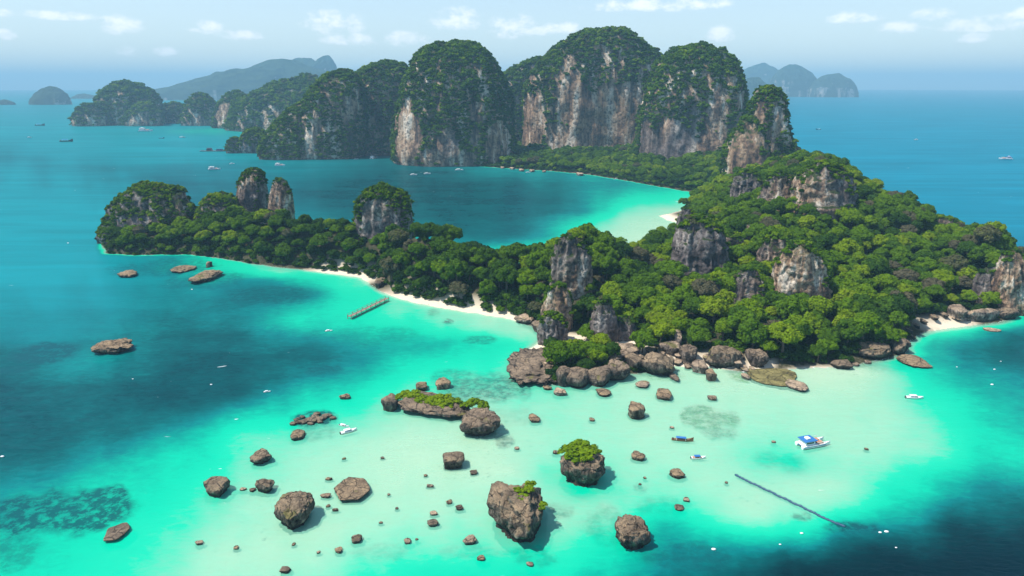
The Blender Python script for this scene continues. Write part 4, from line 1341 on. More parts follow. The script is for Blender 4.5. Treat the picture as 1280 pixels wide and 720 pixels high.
BO = 'boulder'
RK = [
    # label, px, py, w, h, kwargs
    ('large round brown boulder with yellow lichen beside the flat hexagonal slab', 368, 638, 52, 50, dict(ratio=1.0, box=.75)),
    ('flat topped hexagonal tan slab lying in the pale shallows', 440, 611, 46, 30, dict(ratio=1.25, flat=0.13, box=.55, amp=.07, rz=0.2, cuts=0, hexa=6)),
    ('largest split boulder with green shrubs in its cracks on the sandbar', 644, 640, 72, 78, dict(ratio=1.2, box=.72, amp=.2)),
    ('tall boulder crowned with a green bush in the middle of the sandbar', 728, 582, 58, 54, dict(ratio=1.0, box=.72, amp=.18)),
    ('craggy reddish boulder with a notched top at the edge of deep water', 791, 665, 46, 46, dict(ratio=1.0, amp=.24, box=.8)),
    ('rectangular brown block rock alone on the white sandbar', 567, 574, 28, 20, dict(ratio=0.7, box=.5, amp=.07, rz=0.12, cuts=1)),
    ('broad grey boulder at the seaward end of the bushy rock islet', 600, 527, 52, 36, dict(ratio=0.9, mat='boulder_grey')),
    ('dark rounded boulder at the outer tip of the bushy rock islet', 487, 501, 22, 20, dict(mat='boulder_grey')),
    ('pointed tan boulder nearest the turquoise drop off, left of the large round boulder', 271, 608, 34, 26, dict(ratio=.8)),
    ('small peaked tan rock trailing dark stones beside the pointed tan boulder', 331, 607, 25, 18, dict(ratio=.7)),
    ('grey topped round boulder halfway between the rubble reef and the pointed tan boulder', 326, 570, 28, 20, dict()),
    ('low oval brown rock just below the rubble reef', 372, 543, 19, 13, dict(flat=.3)),
    ('dark oval rock awash on the weedy reef', 146, 665, 34, 24, dict(flat=.16, mat='boulder_grey')),
    ('long craggy rock islet alone in the deep blue green bay', 140, 432, 54, 20, dict(ratio=.7, flat=.2, amp=.24)),
    ('long low rock islet with ribbed side off the karst dome', 257, 345, 42, 17, dict(ratio=.55, flat=.2, amp=.2)),
    ('flat rock islet behind the ribbed one off the karst dome', 229, 336, 32, 10, dict(ratio=.5, flat=.14, amp=.2)),
    ('thin upright rock fin between the two low rock islets', 261, 330, 7, 9, dict(ratio=.5, flat=1.0)),
    ('small brown rock islet furthest out from the karst dome', 159, 342, 25, 10, dict(ratio=.6, flat=.2, amp=.22)),
    ('round brown rock behind the bushy rock islet', 554, 478, 20, 14, dict()),
    ('small brown rock next to the round one behind the bushy rock islet', 527, 482, 15, 10, dict()),
    ('low round rock between the bushy rock islet and the headland slab', 668, 522, 15, 11, dict(flat=.3)),
    ('square shouldered brown rock standing in the shallows off the headland', 796, 511, 22, 20, dict(box=.6)),
    ('low round rock with rusty top off the big headland boulder', 830, 492, 20, 14, dict(flat=.35)),
    ('flat yellowish rock beside the rusty topped rock', 803, 480, 18, 9, dict(flat=.2, mat='boulder_pale')),
    ('flat oval rock just off the smooth round boulders', 754, 490, 20, 10, dict(flat=.22)),
    ('low brown rock right of the bush crowned boulder', 798, 569, 18, 12, dict(flat=.35)),
    ('squarish tan rock below the two small boats', 847, 591, 20, 12, dict(flat=.3, box=.6)),
    ('pale flat topped stone below the split boulder', 587, 674, 18, 12, dict(flat=.35, mat='boulder_pale')),
    ('grey oval stone below the round brown boulder', 446, 673, 14, 11, dict(flat=.4, mat='boulder_grey')),
    ('black round rock in the weed beside the craggy reddish boulder', 849, 634, 12, 8, dict(flat=.2, mat='boulder_grey')),
    # headland shore
    ('wide dark rock slab forming the left tip of the headland', 668, 458, 70, 48, dict(ratio=1.2, flat=.16, amp=.34, mat='boulder_grey', box=.75, cuts=9)),
    ('smooth round boulder, first of the row below the headland trees', 705, 468, 20, 22, dict(mat='boulder_grey', amp=.09)),
    ('smooth round boulder, second and wide in the row below the headland trees', 722, 471, 34, 27, dict(mat='boulder_grey', amp=.09)),
    ('smooth round boulder, third in the row below the headland trees', 749, 470, 36, 28, dict(mat='boulder_grey', amp=.09)),
    ('smooth round boulder, last in the row below the headland trees', 773, 462, 30, 26, dict(mat='boulder_grey', amp=.1)),
    ('brown jagged boulder wedged between the smooth row and the big domed boulder', 792, 452, 26, 22, dict(amp=.24)),
    ('big domed brown boulder on the headland shore', 822, 454, 44, 30, dict(ratio=.8)),
    ('dark ledge rock above the smooth row of boulders', 752, 449, 56, 18, dict(mat='boulder_grey', amp=.22, ratio=.5)),
    ('pale jumbled rock pile beside the lone round tree', 782, 438, 40, 20, dict(mat='boulder_pale', amp=.28, flat=.3)),
    ('grey green rock half sunk beside the big domed boulder', 842, 470, 14, 12, dict(mat='boulder_grey', flat=.3)),
    ('pale angular boulder above the big domed boulder', 837, 433, 30, 16, dict(mat='boulder_pale', box=.6)),
    ('grey cube like boulder on the stony shore', 860, 441, 24, 22, dict(mat='boulder_grey', box=.6)),
    ('white stacked stone block under the trees of the stony shore', 846, 421, 13, 20, dict(mat='boulder_pale', box=.55, flat=1.3)),
    ('brown rounded boulder at the waterline of the stony shore', 875, 457, 22, 16, dict(mat='boulder_pale')),
    ('dark banded boulder standing in the shallows of the stony shore', 889, 467, 15, 14, dict()),
    ('broad grass topped boulder on the stony shore', 905, 446, 46, 30, dict(ratio=.8)),
    ('grey leaning boulder right of the grass topped boulder', 946, 447, 30, 24, dict(mat='boulder_grey')),
    ('long flat algae covered rock shelf reaching out from the stony shore', 964, 470, 64, 26, dict(flat=.03, ratio=.9, amp=.08, mat='boulder_algae')),
    ('rounded pinkish rock at the outer end of the algae covered shelf', 996, 481, 30, 15, dict(flat=.16, mat='boulder_pale')),
    ('dark brown boulder heap under the trees at the right end of the headland beach', 1092, 438, 46, 24, dict(amp=.22)),
    ('grey boulder beside the dark brown heap near the cove', 1122, 431, 34, 24, dict(mat='boulder_grey', amp=.2)),
    ('low flat rock tongue in the water at the corner of the cove', 1143, 451, 46, 17, dict(flat=.1, ratio=.7)),
    ('long pale block at the back of the cove beach', 1228, 392, 44, 14, dict(mat='boulder_pale', box=.55, ratio=.4)),
    ('round grey boulder at the foot of the pale sea cliff', 1258, 391, 34, 16, dict(mat='boulder_grey', ratio=.6)),
    ('pale angular boulder behind the cove beach', 1197, 388, 26, 16, dict(mat='boulder_pale', box=.6)),
    ('white streaked rock awash off the cove beach', 1240, 412, 24, 6, dict(flat=.08, mat='boulder_pale')),
    ('dark mound of rock under the forest edge right of the algae covered shelf', 1052, 455, 30, 12, dict(mat='boulder_grey', flat=.3)),
    ('white wave washed rock pile at the end of the curved beach', 655, 398, 26, 14, dict(mat='boulder_pale', amp=.26, flat=.35)),
    ('grey rocks under the cliff foot at the end of the curved beach', 674, 407, 20, 14, dict(mat='boulder_grey', amp=.24)),
    ('grey rock face at the forest edge beside the pier', 475, 352, 14, 14, dict(mat='boulder_grey', flat=.7)),
    ('dark rounded boulder at the foot of the domed tower', 588, 201, 13, 10, dict(mat='boulder_grey', flat=.7)),
]
SPOT = {}
for i, (lb, a, b, ww, hh, kw) in enumerate(RK):
    z0 = 0.0
    gg = gp(a, b + hh / 2)
    zt = hpt(gg[0], gg[1])[0]
    if zt > 0.6:
        z0 = float(gp(a, b + hh / 2, zt)[2])
    nm = 'rock_slab' if ('slab' in lb or 'shelf' in lb) else 'boulder'
    o, info = rock(nm, lb, a, b, ww, hh, seed=i + 1, z0=z0, **kw)
    SPOT[lb[:24]] = info

# small stones that only their place tells apart
for grp, lab, lst in [
    ('small stones on the sandbar', 'small dark stone lying on the pale sandbar shallows',
     [(601, 697, 10, 7), (541, 653, 14, 9), (542, 641, 10, 6), (561, 627, 8, 6), (574, 634, 10, 7), (509, 676, 9, 8), (423, 687, 10, 8), (356, 712, 14, 9), (249, 678, 11, 6), (295, 684, 7, 5), (592, 590, 10, 6), (646, 560, 6, 4),
      (740, 524, 7, 5), (695, 565, 8, 5), (858, 624, 8, 6), (411, 598, 9, 4), (407, 619, 14, 6), (538, 607, 9, 4), (410, 632, 6, 4), (419, 637, 8, 4), (398, 690, 5, 4), (367, 680, 5, 4), (430, 573, 5, 3), (478, 572, 5, 3), (532, 594, 5, 3),
      (496, 635, 4, 3), (521, 674, 4, 3), (476, 653, 5, 3), (486, 618, 4, 3), (662, 705, 9, 6), (806, 597, 4, 3), (800, 605, 4, 3), (967, 552, 6, 3), (1083, 561, 6, 3), (908, 603, 4, 3), (840, 534, 6, 3), (431, 495, 15, 7), (890, 497, 12, 6),
      (700, 489, 17, 10), (684, 484, 12, 6), (316, 612, 9, 5), (304, 611, 9, 4)]),
    ('stones on the boulder shore', 'pale stone among the boulders of the headland shore',
     [(812, 437, 12, 8), (827, 440, 10, 7), (800, 446, 10, 8), (848, 443, 12, 8), (846, 452, 14, 8), (868, 450, 10, 7), (884, 446, 12, 8), (922, 452, 12, 8), (930, 460, 12, 9), (932, 470, 12, 8), (925, 443, 10, 10), (940, 460, 8, 6), (770, 430, 10, 7), (800, 430, 12, 7),
      (695, 450, 12, 8), (682, 452, 10, 7), (673, 443, 10, 6), (1070, 455, 9, 5), (1085, 452, 9, 5), (818, 446, 8, 6), (835, 448, 9, 6), (896, 455, 9, 6), (860, 458, 10, 6)]),
    ('stones of the rubble reef', 'dark broken stone in the rubble reef awash above the sandbar',
     [(366, 529, 9, 5), (371, 524, 9, 5), (380, 527, 12, 6), (390, 525, 13, 7), (399, 524, 12, 6), (407, 519, 10, 5), (396, 517, 9, 5), (416, 522, 8, 4), (374, 527, 10, 5), (384, 524, 11, 6), (394, 521, 12, 6), (404, 522, 10, 5), (388, 529, 9, 4), (400, 527, 8, 4), (412, 519, 8, 4), (378, 521, 7, 4)]),
    ('stones behind the cove beach', 'grey stone along the back of the cove beach',
     [(1140, 420, 10, 7), (1136, 412, 9, 7), (1145, 406, 9, 7), (1155, 401, 10, 7), (1168, 396, 12, 7), (1180, 393, 12, 7), (1134, 430, 9, 6)]),
    ('stones along the lagoon forest shore', 'pale stone at the waterline of the lagoon forest shore',
     [(640, 210, 6, 4), (652, 212, 7, 4), (665, 213, 7, 4), (628, 209, 6, 3), (725, 217, 10, 4), (680, 214, 5, 3), (590, 206, 8, 3)]),
]:
    for j, (a, b, ww, hh) in enumerate(lst):
        gg = gp(a, b + hh / 2)
        zt = hpt(gg[0], gg[1])[0]
        if 'sandbar' in grp:
            mt, tone = [('boulder', 'brown'), ('boulder_grey', 'grey'), ('boulder_pale', 'pale')][(j * 7) % 3]
            szw = 'tiny' if ww < 7 else 'small'
            lb_ = f'{szw} {tone} stone lying on the pale sandbar shallows'
            gr_ = f'{szw} {tone} stones on the sandbar'
        else:
            mt = 'boulder_grey' if ('rubble' in grp or 'cove' in grp) else 'boulder_pale'
            lb_, gr_ = lab, grp
        rock('stone', lb_, a, b, ww, hh, 'stone', gr_, mat=mt, flat=0.34, seed=500 + j, z0=zt if zt > 0.4 else 0.0, sink=0.6)

# bushy rock islet: one long rock under shrubs
ISLET = rock('rock_islet', 'long low rock islet covered in yellow green bushes', 541, 505, 96, 34, 'islet', None, 'boulder_grey', ratio=0.42, amp=0.2, seed=77, flat=0.15, rz=-0.34, sub=5)


def shrub(px, py, rad, tint, label, zoff, group=None, k=0, rz=0.0):
    g = gp(px, py, zoff)
    root = empty('shrub', g)
    tag(root, label, 'shrub', group)
    tk = link('stem', TRUNKS[k % 3], root, loc=(0, 0, -0.4 * rad), scale=(rad, rad, rad))
    c = link('foliage', SMALL[k % 4], root, loc=(0, 0, 0.12 * rad), rot=(0, 0, rz), scale=(rad, rad, rad * 0.8))
    c['tint'] = tint
    return c


SH = []
ib = SPOT['tall boulder crowned wit']
for j, (dx, dy, rr_) in enumerate([(-.26, .1, 3.9), (0.0, .22, 4.2), (.08, -.10, 3.8), (-.16, -.14, 3.2), (.24, .16, 3.0)]):
    root = empty('shrub', (ib[0] + dx * ib[3], ib[1] + dy * ib[4], ib[2] * (0.94 - 0.25 * (dx * dx + dy * dy) * 4)))
    tag(root, 'green bush growing on top of the tall sandbar boulder', 'shrub', 'bushes crowning the tall boulder')
    link('stem', TRUNKS[j % 3], root, loc=(0, 0, -0.5 * rr_), scale=(rr_, rr_, rr_))
    c = link('foliage', SMALL[j % 4], root, loc=(0, 0, 0.05 * rr_), rot=(0, 0, j), scale=(rr_, rr_, rr_ * .75))
    c['tint'] = 0.60 + 0.03 * (j % 3)
    SH.append(c)
ISL = ISLET[1]
for j in range(15):
    tt_ = -0.40 + 0.80 * ((j * 0.618) % 1.0)
    side = (-0.22, 0.04, 0.26)[j % 3]
    lx, ly = tt_ * ISL[3], side * ISL[4] * 0.42
    ca, sa = math.cos(-0.30), math.sin(-0.30)
    rr_ = 2.5 + 0.7 * ((j * 5) % 4) / 3
    root = empty('shrub', (ISL[0] + lx * ca - ly * sa, ISL[1] + lx * sa + ly * ca, ISL[2] * (0.86 - 0.9 * tt_ * tt_)))
    tag(root, 'olive yellow bush on the long low rock islet', 'shrub', 'bushes on the long rock islet')
    link('stem', TRUNKS[j % 3], root, loc=(0, 0, -0.5 * rr_), scale=(rr_, rr_, rr_))
    c = link('foliage', SMALL[j % 4], root, loc=(0, 0, 0.05), rot=(0, 0, j * 1.3), scale=(rr_, rr_, rr_ * 0.72))
    c['tint'] = 0.66 + 0.02 * (j % 4)
for j, (a, b, rr_) in enumerate([(583, 508, 2.8), (591, 505, 3.2), (599, 506, 3.2), (604, 510, 2.4)]):
    shrub(a, b, rr_, 0.62, 'bright green bush behind the broad grey end boulder of the islet', 3.2, 'bushes beside the broad end boulder', j, j * 2.1)
ib = SPOT['largest split boulder wi']
for j, (dx, dy, rr_) in enumerate([(.14, .02, 2.3), (.06, -.12, 2.2), (.36, -.1, 2.0), (.2, .14, 1.8), (-.02, .02, 1.6)]):
    root = empty('shrub', (ib[0] + dx * ib[3], ib[1] + dy * ib[4], ib[2] * (0.9 if dx < .3 else .62)))
    tag(root, 'small green shrub in a crack of the split boulder', 'shrub', 'shrubs in the split boulder')
    link('stem', TRUNKS[j % 3], root, loc=(0, 0, -0.5 * rr_), scale=(rr_, rr_, rr_))
    c = link('foliage', SMALL[j % 4], root, rot=(0, 0, j), scale=(rr_, rr_, rr_ * .7))
    c['tint'] = 0.64
for j, (a, b, rr_, tt) in enumerate([(893, 441, 3.0, .7), (902, 438, 3.2, .62), (912, 440, 2.8, .6), (925, 439, 2.4, .55)]):
    shrub(a, b, rr_, tt, 'low olive bush on the grass topped boulder', 3.4, 'bushes on the grass topped boulder', j, j)

for j, (a, b, rr_) in enumerate([(690, 452, 3.0), (698, 460, 2.6), (684, 446, 2.4), (712, 452, 3.0), (760, 452, 2.6), (735, 455, 2.4)]):
    shrub(a, b, rr_, 0.50 + 0.03 * j, 'low green bush on the rocks behind the smooth round boulders', 3.0, 'bushes on the headland tip rocks', j, j * 1.7)

NG_SMALL = scatter_group('scatter_clumps', SH[:4])
for (root, S, sz, tn, sd_) in VEG:
    rr_ = np.random.default_rng(sd_)
    n = len(S)
    if n == 0:
        continue
    scl = np.stack([sz * rr_.uniform(.8, 1.15, n), sz * rr_.uniform(.8, 1.15, n), sz * rr_.uniform(.7, 1.0, n)], 1)
    rot = np.stack([rr_.normal(size=n) * .15, rr_.normal(size=n) * .15, rr_.uniform(0, 6.28, n)], 1)
    scatter('vegetation', S, scl, rot, rr_.integers(0, 4, n), tn, NG_SMALL, root)


# undergrowth between and below the trees
ru = np.random.default_rng(88)
ux, uy = ru.uniform(-420, 480, 130000), ru.uniform(262, 1260, 130000)
uz, us = heights(ux, uy)
upx, upy, _ = proj(np.stack([ux, uy, uz], 1))
rs_ = (upy < 300) | (upx < 335)
ok = (us > np.where(rs_, 0.3, 1.2)) & (uz > 0.15) & (upx > -20) & (upx < 1300)
ok &= ~((upx > 330) & (upx < 675) & (upy > 325) & (upy < 412) & (us < np.where(upx > 470, 5.0, 3.5))) & ~((upx > 1135) & (upx < 1240) & (upy > 385) & (us < 7.5))
for (a_, b_, ha_, hb_) in NOTREE:
    ok &= ~(((upx - a_) / ha_) ** 2 + ((upy - b_) / hb_) ** 2 < 1)
for (fx, fy, rx, ry, *_q) in FOOT:
    ok &= ~((((ux - fx) / (rx * 1.0)) ** 2 + ((uy - fy) / (ry * 1.0)) ** 2) < 1)
ok &= ru.random(len(ux)) < np.where(us < 14, 1.0, 0.35)
ux, uy, uz, us = ux[ok], uy[ok], uz[ok], us[ok]
n = len(ux)
sz = ru.uniform(1.4, 3.4, n) * np.clip(0.55 + us / 10, 0.55, 1.15)
scl = np.stack([sz, sz, sz * ru.uniform(.7, 1.15, n)], 1)
rot = np.stack([ru.normal(size=n) * .15, ru.normal(size=n) * .15, ru.uniform(0, 6.28, n)], 1)
ug = scatter('undergrowth', np.stack([ux, uy, uz + sz * 0.45], 1), scl, rot, ru.integers(0, 4, n), np.clip(0.20 + 0.14 * ru.normal(size=n), 0.02, 0.5), NG_SMALL)
tag(ug, 'low green undergrowth filling the gaps below the forest trees', 'undergrowth', kind='stuff')


# ------------------------------------------------------------------ boats
def hull_mesh(L, B, Hh, bow=0.5, sheer=0.25, stern=0.8, draft=0.25, n=14):
    """lofted open-topped hull, bow towards +X; waterline at z = 0"""
    V, Fs = [], []
    for i in range(n):
        t = i / (n - 1)
        x = (t - 0.5) * L
        wdt = B / 2 * (stern + (1 - stern) * min(1, t / 0.35)) * max(0.03, 1 - max(0, (t - bow) / (1 - bow)) ** 2.0)
        zt = Hh * (1 + sheer * 4 * max(0, t - 0.5) ** 2 * (1.0 / max(0.25, 1)))
        kb = -draft * (1 - max(0, (t - 0.75) / 0.25) ** 2 * 1.6)
        for (yy, zz) in ((-wdt, zt), (-wdt * 0.82, zt * 0.25), (0, kb), (wdt * 0.82, zt * 0.25), (wdt, zt), (wdt * 0.9, zt * 0.92), (-wdt * 0.9, zt * 0.92)):
            V.append((x, yy, zz))
    m_ = 7
    for i in range(n - 1):
        for k in range(m_):
            a, b = i * m_ + k, i * m_ + (k + 1) % m_
            Fs.append((a, b, b + m_, a + m_))
    Fs.append(tuple(range(m_))[::-1])
    Fs.append(tuple((n - 1) * m_ + k for k in range(m_)))
    return mesh_from('hull', V, Fs)


def box_mesh(name, x0, x1, y0, y1, z0, z1, taper=0.0, bev=0.06):
    bm = bmesh.new()
    vs = [bm.verts.new((x, y, z)) for z in (z0, z1) for (x, y) in ((x0, y0), (x1, y0), (x1, y1), (x0, y1))]
    if taper:
        cx_, cy_ = (x0 + x1) / 2, (y0 + y1) / 2
        for v in vs[4:]:
            v.co.x = cx_ + (v.co.x - cx_) * (1 - taper)
            v.co.y = cy_ + (v.co.y - cy_) * (1 - taper * 0.5)
    for f in ((3, 2, 1, 0), (4, 5, 6, 7), (0, 1, 5, 4), (1, 2, 6, 5), (2, 3, 7, 6), (3, 0, 4, 7)):
        bm.faces.new([vs[i] for i in f])
    if bev:
        bmesh.ops.bevel(bm, geom=bm.edges[:], offset=min(bev, 0.3 * min(x1 - x0, y1 - y0, z1 - z0)), segments=1, affect='EDGES')
    me = bpy.data.meshes.new(name)
    bm.to_mesh(me)
    bm.free()
    return me


def bow_canopy(name, x0, x1, hw_, z, rise, n=7):
    V, Fs = [], []
    for th_ in (0.0, 0.06):
        for x in (x0, x1):
            for k in range(n):
                a = -1 + 2 * k / (n - 1)
                V.append((x, a * hw_, z + rise * (1 - a * a) + th_))
    o = 2 * n
    for k in range(n - 1):
        Fs.append((k, n + k, n + k + 1, k + 1))
        Fs.append((o + k, o + k + 1, o + n + k + 1, o + n + k))
        Fs.append((k, k + 1, o + k + 1, o + k))
        Fs.append((n + k, o + n + k, o + n + k + 1, n + k + 1))
    Fs.append((0, o, o + n, n))
    Fs.append((n - 1, 2 * n - 1, o + 2 * n - 1, o + n - 1))
    return mesh_from(name, V, Fs)


def part(name, me, root, mat):
    return link(name, me, root, M[mat])


def place(px, py, rz):
    g = gp(px, py)
    return (g[0], g[1], 0.0), rz


def longtail(px, py, L, rz, label, canopy='blue', hullm='wood', group=None):
    loc, rz = place(px, py, rz)
    root = empty('longtail_boat', loc, rz)
    tag(root, label, 'boat', group)
    B = L * 0.19
    part('hull', hull_mesh(L, B, L * 0.075, 0.35, 2.2, 0.7), root, hullm)
    part('canopy', bow_canopy('canopy', -L * .30, L * .16, B * .48, L * .17, L * .025), root, canopy)
    for x in (-.28, .14):
        for y in (-1, 1):
            part('post', box_mesh('post', x * L - .06, x * L + .06, y * B * .42 - .06, y * B * .42 + .06, L * .05, L * .175, 0, 0), root, 'white')
    part('bench', box_mesh('bench', -L * .2, L * .1, -B * .3, B * .3, L * .05, L * .078), root, 'tan')
    part('engine', box_mesh('engine', -L * .47, -L * .41, -.25, .25, L * .06, L * .13), root, 'dark')
    return root


def speedboat(px, py, L, rz, label, top='white', group=None):
    loc, rz = place(px, py, rz)
    root = empty('speedboat', loc, rz)
    tag(root, label, 'boat', group)
    B = L * 0.30
    part('hull', hull_mesh(L, B, L * .10, .45, .7, .9), root, 'white')
    part('deck', box_mesh('deck', -L * .40, L * .22, -B * .36, B * .36, L * .07, L * .115), root, 'tan' if top == 'blue' else 'white')
    part('windscreen', box_mesh('windscreen', L * .06, L * .17, -B * .34, B * .34, L * .112, L * .175, .35), root, 'dark')
    part('canopy', bow_canopy('canopy', -L * .30, L * .10, B * .42, L * .20, L * .02), root, top)
    for x in (-.27, .07):
        for y in (-1, 1):
            part('post', box_mesh('post', x * L - .05, x * L + .05, y * B * .36 - .05, y * B * .36 + .05, L * .10, L * .205, 0, 0), root, 'white')
    for y in (-.5, .5):
        part('outboard_engine', box_mesh('outboard_engine', -L * .54, -L * .48, y * B * .4 - L * .02, y * B * .4 + L * .02, -.1, L * .13), root, 'dark')
    return root


def tour_boat(px, py, L, rz, label, roof='blue', group=None):
    """broad two-hulled tour boat with a covered aft deck and open foredeck"""
    loc, rz = place(px, py, rz)
    root = empty('tour_boat', loc, rz)
    tag(root, label, 'boat', group)
    B = L * 0.42
    for y in (-1, 1):
        h = part('hull', hull_mesh(L, B * .30, L * .09, .5, .5, .9), root, 'white')
        h.location = (0, y * B * .33, 0)
    dk = part('deck', box_mesh('deck', -L * .46, L * .30, -B * .47, B * .47, L * .075, L * .10), root, 'white')
    part('rubbing_strip', box_mesh('rubbing_strip', -L * .465, L * .305, -B * .478, B * .478, L * .055, L * .074), root, 'blue')
    cb = part('cabin', box_mesh('cabin', -L * .40, -L * .05, -B * .36, B * .36, L * .10, L * .22, .06), root, 'white')
    for y in (-1, 1):
        part('window', box_mesh('window', -L * .36, -L * .10, y * B * .352 - .03, y * B * .352 + .03, L * .145, L * .19, 0, 0), cb, 'dark')
    part('windscreen', box_mesh('windscreen', -L * .07, -L * .035, -B * .30, B * .30, L * .15, L * .20, 0, 0), cb, 'dark')
    part('roof', box_mesh('roof', -L * .44, L * .0, -B * .44, B * .44, L * .225, L * .245), root, roof)
    part('roof_hatch', box_mesh('roof_hatch', -L * .30, -L * .16, -B * .18, B * .18, L * .246, L * .29, .1), root, 'white')
    for j, x in enumerate((.04, .15)):
        for y in (-.22, .22):
            part('cushion', box_mesh('cushion', x * L, (x + .095) * L, y * B - B * .17, y * B + B * .17, L * .10, L * .135), root, 'tan')
    for y in (-1, 1):
        part('railing', box_mesh('railing', -L * .02, L * .29, y * B * .455 - .03, y * B * .455 + .03, L * .165, L * .175, 0, 0), root, 'white')
        for x in (0.0, .14, .28):
            part('post', box_mesh('post', x * L - .03, x * L + .03, y * B * .455 - .03, y * B * .455 + .03, L * .09, L * .166, 0, 0), root, 'white')
    return root


tour_boat(1016, 556, 11.5, 0.30, 'blue roofed white tour catamaran moored over the pale green shallows')
speedboat(1143, 498, 6.6, -0.1, 'white speedboat alone in the turquoise water off the headland beach')
speedboat(873, 573, 5.0, 0.05, 'small white and blue speedboat next to a squarish tan rock', 'blue')
longtail(853, 551, 7.5, -0.18, 'brown hulled longtail boat with blue canopy beside a small speedboat', 'blue')
speedboat(436, 540, 6.0, 0.55, 'white flat boat anchored at the edge of the sandbar near the rubble reef')
longtail(430, 533, 4.5, -0.4, 'small white longtail touching the stern of the flat white boat', 'white', 'white')
speedboat(676, 478, 3.4, 0.3, 'tiny white dinghy beside the dark slab tip of the headland')
speedboat(411, 414, 3.6, 0.2, 'tiny white boat off the pier over the turquoise bank')
FB = 'boats out on the open sea'
tour_boat(1257, 199, 19, 2.9, 'two level white and blue cruise boat on the open sea right of the headland')
speedboat(1145, 175, 11, 0.3, 'white motor boat between the cruise boat and the dark hulled boat', 'white')
longtail(1023, 162, 14, 3.0, 'dark hulled boat on the open sea close to the slender spire', 'white', 'dark')
tour_boat(350, 207, 15, 0.1, 'white roofed passenger boat in front of the wooded spur', 'white')
tour_boat(268, 212, 17, 0.4, 'white cruise boat in the bay outside the twin karst pinnacles', 'white')
tour_boat(467, 198, 17, 1.3, 'tall white yacht moored under the dark wooded cliff', 'white')
speedboat(517, 219, 10, 0.1, 'left of two white speedboats side by side in the lagoon')
speedboat(534, 217.5, 10, 0.1, 'right of two white speedboats side by side in the lagoon')
speedboat(574, 213, 12, 0.0, 'white speedboat nearest the foot of the domed tower')
longtail(771, 224, 8, 0.1, 'white boat close to the lagoon forest shore', 'white', 'white')
longtail(83, 177, 28, 0.1, 'dark blue working boat on the sea left of the far stack', 'blue', 'dark')
longtail(50, 157, 30, 0.0, 'dark boat farthest out on the left sea', 'blue', 'dark')
tour_boat(182, 164, 34, 0.1, 'long white boat below the big round far dome', 'white')
longtail(202, 173, 12, 0.3, 'dark little boat in the far bay', 'blue', 'dark')
speedboat(228, 172, 14, 0.0, 'white little boat in the far bay')
speedboat(37, 172, 10, 0.0, 'white dot of a boat on the far left sea')
speedboat(378, 198, 11, 0.2, 'white launch at the foot of the pale fluted wall', 'white')
speedboat(290, 205, 8, 0.5, 'small white launch beside the white cruise boat')
speedboat(334, 490, 2.8, 0.2, 'tiny white tender over the deep teal bay', 'white')
for j, (a, b, L_) in enumerate([(660, 216, 7), (724, 218, 7), (445, 199, 8)]):
    speedboat(a, b, L_, 0.2 * j, 'tiny white boat near the lagoon edge', 'white', 'tiny boats near the lagoon edge')

# dark floating jetty at the bluff
root = empty('floating_jetty', gp(268, 189))
tag(root, 'dark floating fish farm jetty beside the low rock islet', 'jetty')
part('deck', box_mesh('deck', -26, 24, -5, 5, 0.2, 1.2), root, 'dark')
part('shed', box_mesh('shed', -14, -4, -3, 3, 1.2, 6.0, .2), root, 'dark')
part('shed', box_mesh('shed', 4, 16, -3, 3, 1.2, 4.4, .2), root, 'navy')

# ------------------------------------------------------------------ pier
a, b = gp(437, 399), gp(484, 376)
d = b - a
Lp = float(np.hypot(d[0], d[1]))
root = empty('pier', (a[0], a[1], 0), math.atan2(d[1], d[0]))
tag(root, 'narrow weathered wooden pier running out from the curved beach', 'pier')
part('deck', box_mesh('deck', 0, Lp, -1.1, 1.1, 1.35, 1.6), root, 'planks')
nP = 18
shared = box_mesh('plank', -0.46 * Lp / nP, 0.46 * Lp / nP, -1.3, 1.3, 1.6, 1.72)
for k in range(nP):
    o = part('plank', shared, root, 'planks')
    o.location = ((k + .5) * Lp / nP, random.uniform(-.12, .12), 0)
for y in (-1.2, 1.2):
    part('handrail', box_mesh('handrail', 0, Lp, y - .06, y + .06, 2.55, 2.68, 0, 0), root, 'planks')
for k in range(9):
    for y in (-1.2, 1.2):
        part('post', box_mesh('post', k * Lp / 8 - .14, k * Lp / 8 + .14, y - .14, y + .14, -4.0, 2.62, 0, 0), root, 'planks')

# ------------------------------------------------------------------ floating boom across the sandbar
pts = [gp(*p) for p in [(919, 594), (935, 602), (958, 613), (985, 626), (1010, 638), (1032, 649), (1056, 659)]]
V, Fs = [], []
dense = []
for i in range(len(pts) - 1):
    for k in range(8):
        t_ = k / 8
        dense.append(pts[i] * (1 - t_) + pts[i + 1] * t_ + np.array([0.12 * math.sin(i * 3 + k), 0.15 * math.cos(i * 2 + k * 1.3), 0]))
dense.append(pts[-1])
nn = 8
for i, p_ in enumerate(dense):
    dv = dense[min(i + 1, len(dense) - 1)] - dense[max(i - 1, 0)]
    dv = dv / np.linalg.norm(dv)
    sd_ = np.array([-dv[1], dv[0], 0])
    rr_ = 0.30 + 0.16 * (i % 2)
    for k in range(nn):
        an = 2 * math.pi * k / nn
        V.append(p_ + sd_ * math.cos(an) * rr_ + np.array([0, 0, 0.12 + math.sin(an) * rr_]))
for i in range(len(dense) - 1):
    for k in range(nn):
        Fs.append((i * nn + k, i * nn + (k + 1) % nn, (i + 1) * nn + (k + 1) % nn, (i + 1) * nn + k))
me = mesh_from('floating_boom', np.array(V), Fs)
smooth(me)
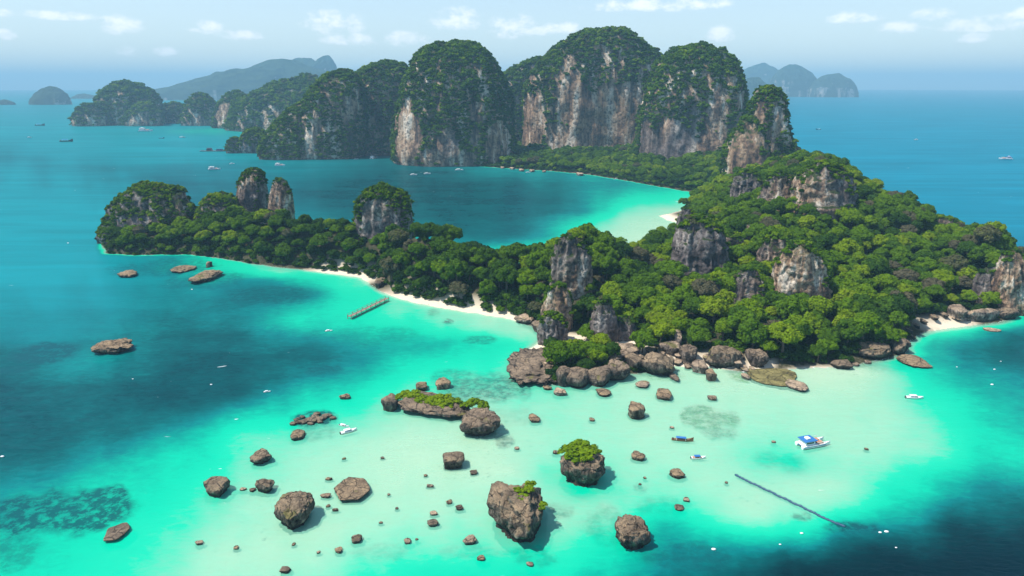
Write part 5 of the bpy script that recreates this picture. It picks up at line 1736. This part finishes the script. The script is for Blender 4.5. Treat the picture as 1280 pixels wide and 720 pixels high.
bo = link('floating_boom', me, mat=M['navy'])
tag(bo, 'long dark blue floating boom line running diagonally across the sandbar', 'boom')

# small white mooring buoys
bv, bf = ICO[2]
bme = None
for j, (a_, b_) in enumerate([(1251, 452), (1243, 462), (1240, 481), (1196, 459), (1100, 666), (1108, 665), (975, 681), (1002, 667), (892, 687), (166, 474), (264, 481), (3, 571), (1120, 685), (240, 362), (85, 304)]):
    g_ = gp(a_, b_)
    if bme is None:
        V_ = bv.copy()
        V_[:, 2] *= 0.85
        bme = mesh_from('mooring_buoy', V_ * 0.5, bf)
        smooth(bme)
    s_ = 0.35 + 0.2 * (j % 3) + 0.0004 * g_[1]
    o = link('mooring_buoy', bme, mat=M['white'], loc=(g_[0], g_[1], 0.15), scale=(s_ * 1.6, s_, s_ * .8))
    tag(o, 'small white buoy floating on open water', 'buoy', 'white buoys on the water')

# ------------------------------------------------------------------ haze
bm = bmesh.new()
hx, hy0, hy1, hz0, hz1 = 22500, -22500, 22500, -40, 425
vs = [bm.verts.new(p_) for p_ in ((-hx, hy0, hz0), (hx, hy0, hz0), (hx, hy1, hz0), (-hx, hy1, hz0), (-hx, hy0, hz1), (hx, hy0, hz1), (hx, hy1, hz1), (-hx, hy1, hz1))]
for f_ in ((3, 2, 1, 0), (4, 5, 6, 7), (0, 1, 5, 4), (1, 2, 6, 5), (2, 3, 7, 6), (3, 0, 4, 7)):
    bm.faces.new([vs[i] for i in f_])
me = bpy.data.meshes.new('haze')
bm.to_mesh(me)
bm.free()
hm_ = bpy.data.materials.new('sea_haze')
hm_.use_nodes = True
t = NT(hm_.node_tree)
pv = t.n('ShaderNodeVolumePrincipled')
pv.inputs['Color'].default_value = (0.40, 0.77, 1.0, 1)
pv.inputs['Density'].default_value = 0.000125
pv.inputs['Anisotropy'].default_value = 0.0
out = t.n('ShaderNodeOutputMaterial')
t.l(pv.outputs[0], out.inputs['Volume'])
hz = link('haze', me, mat=hm_)
hz['kind'] = 'stuff'
hz['label'] = 'pale blue sea haze'
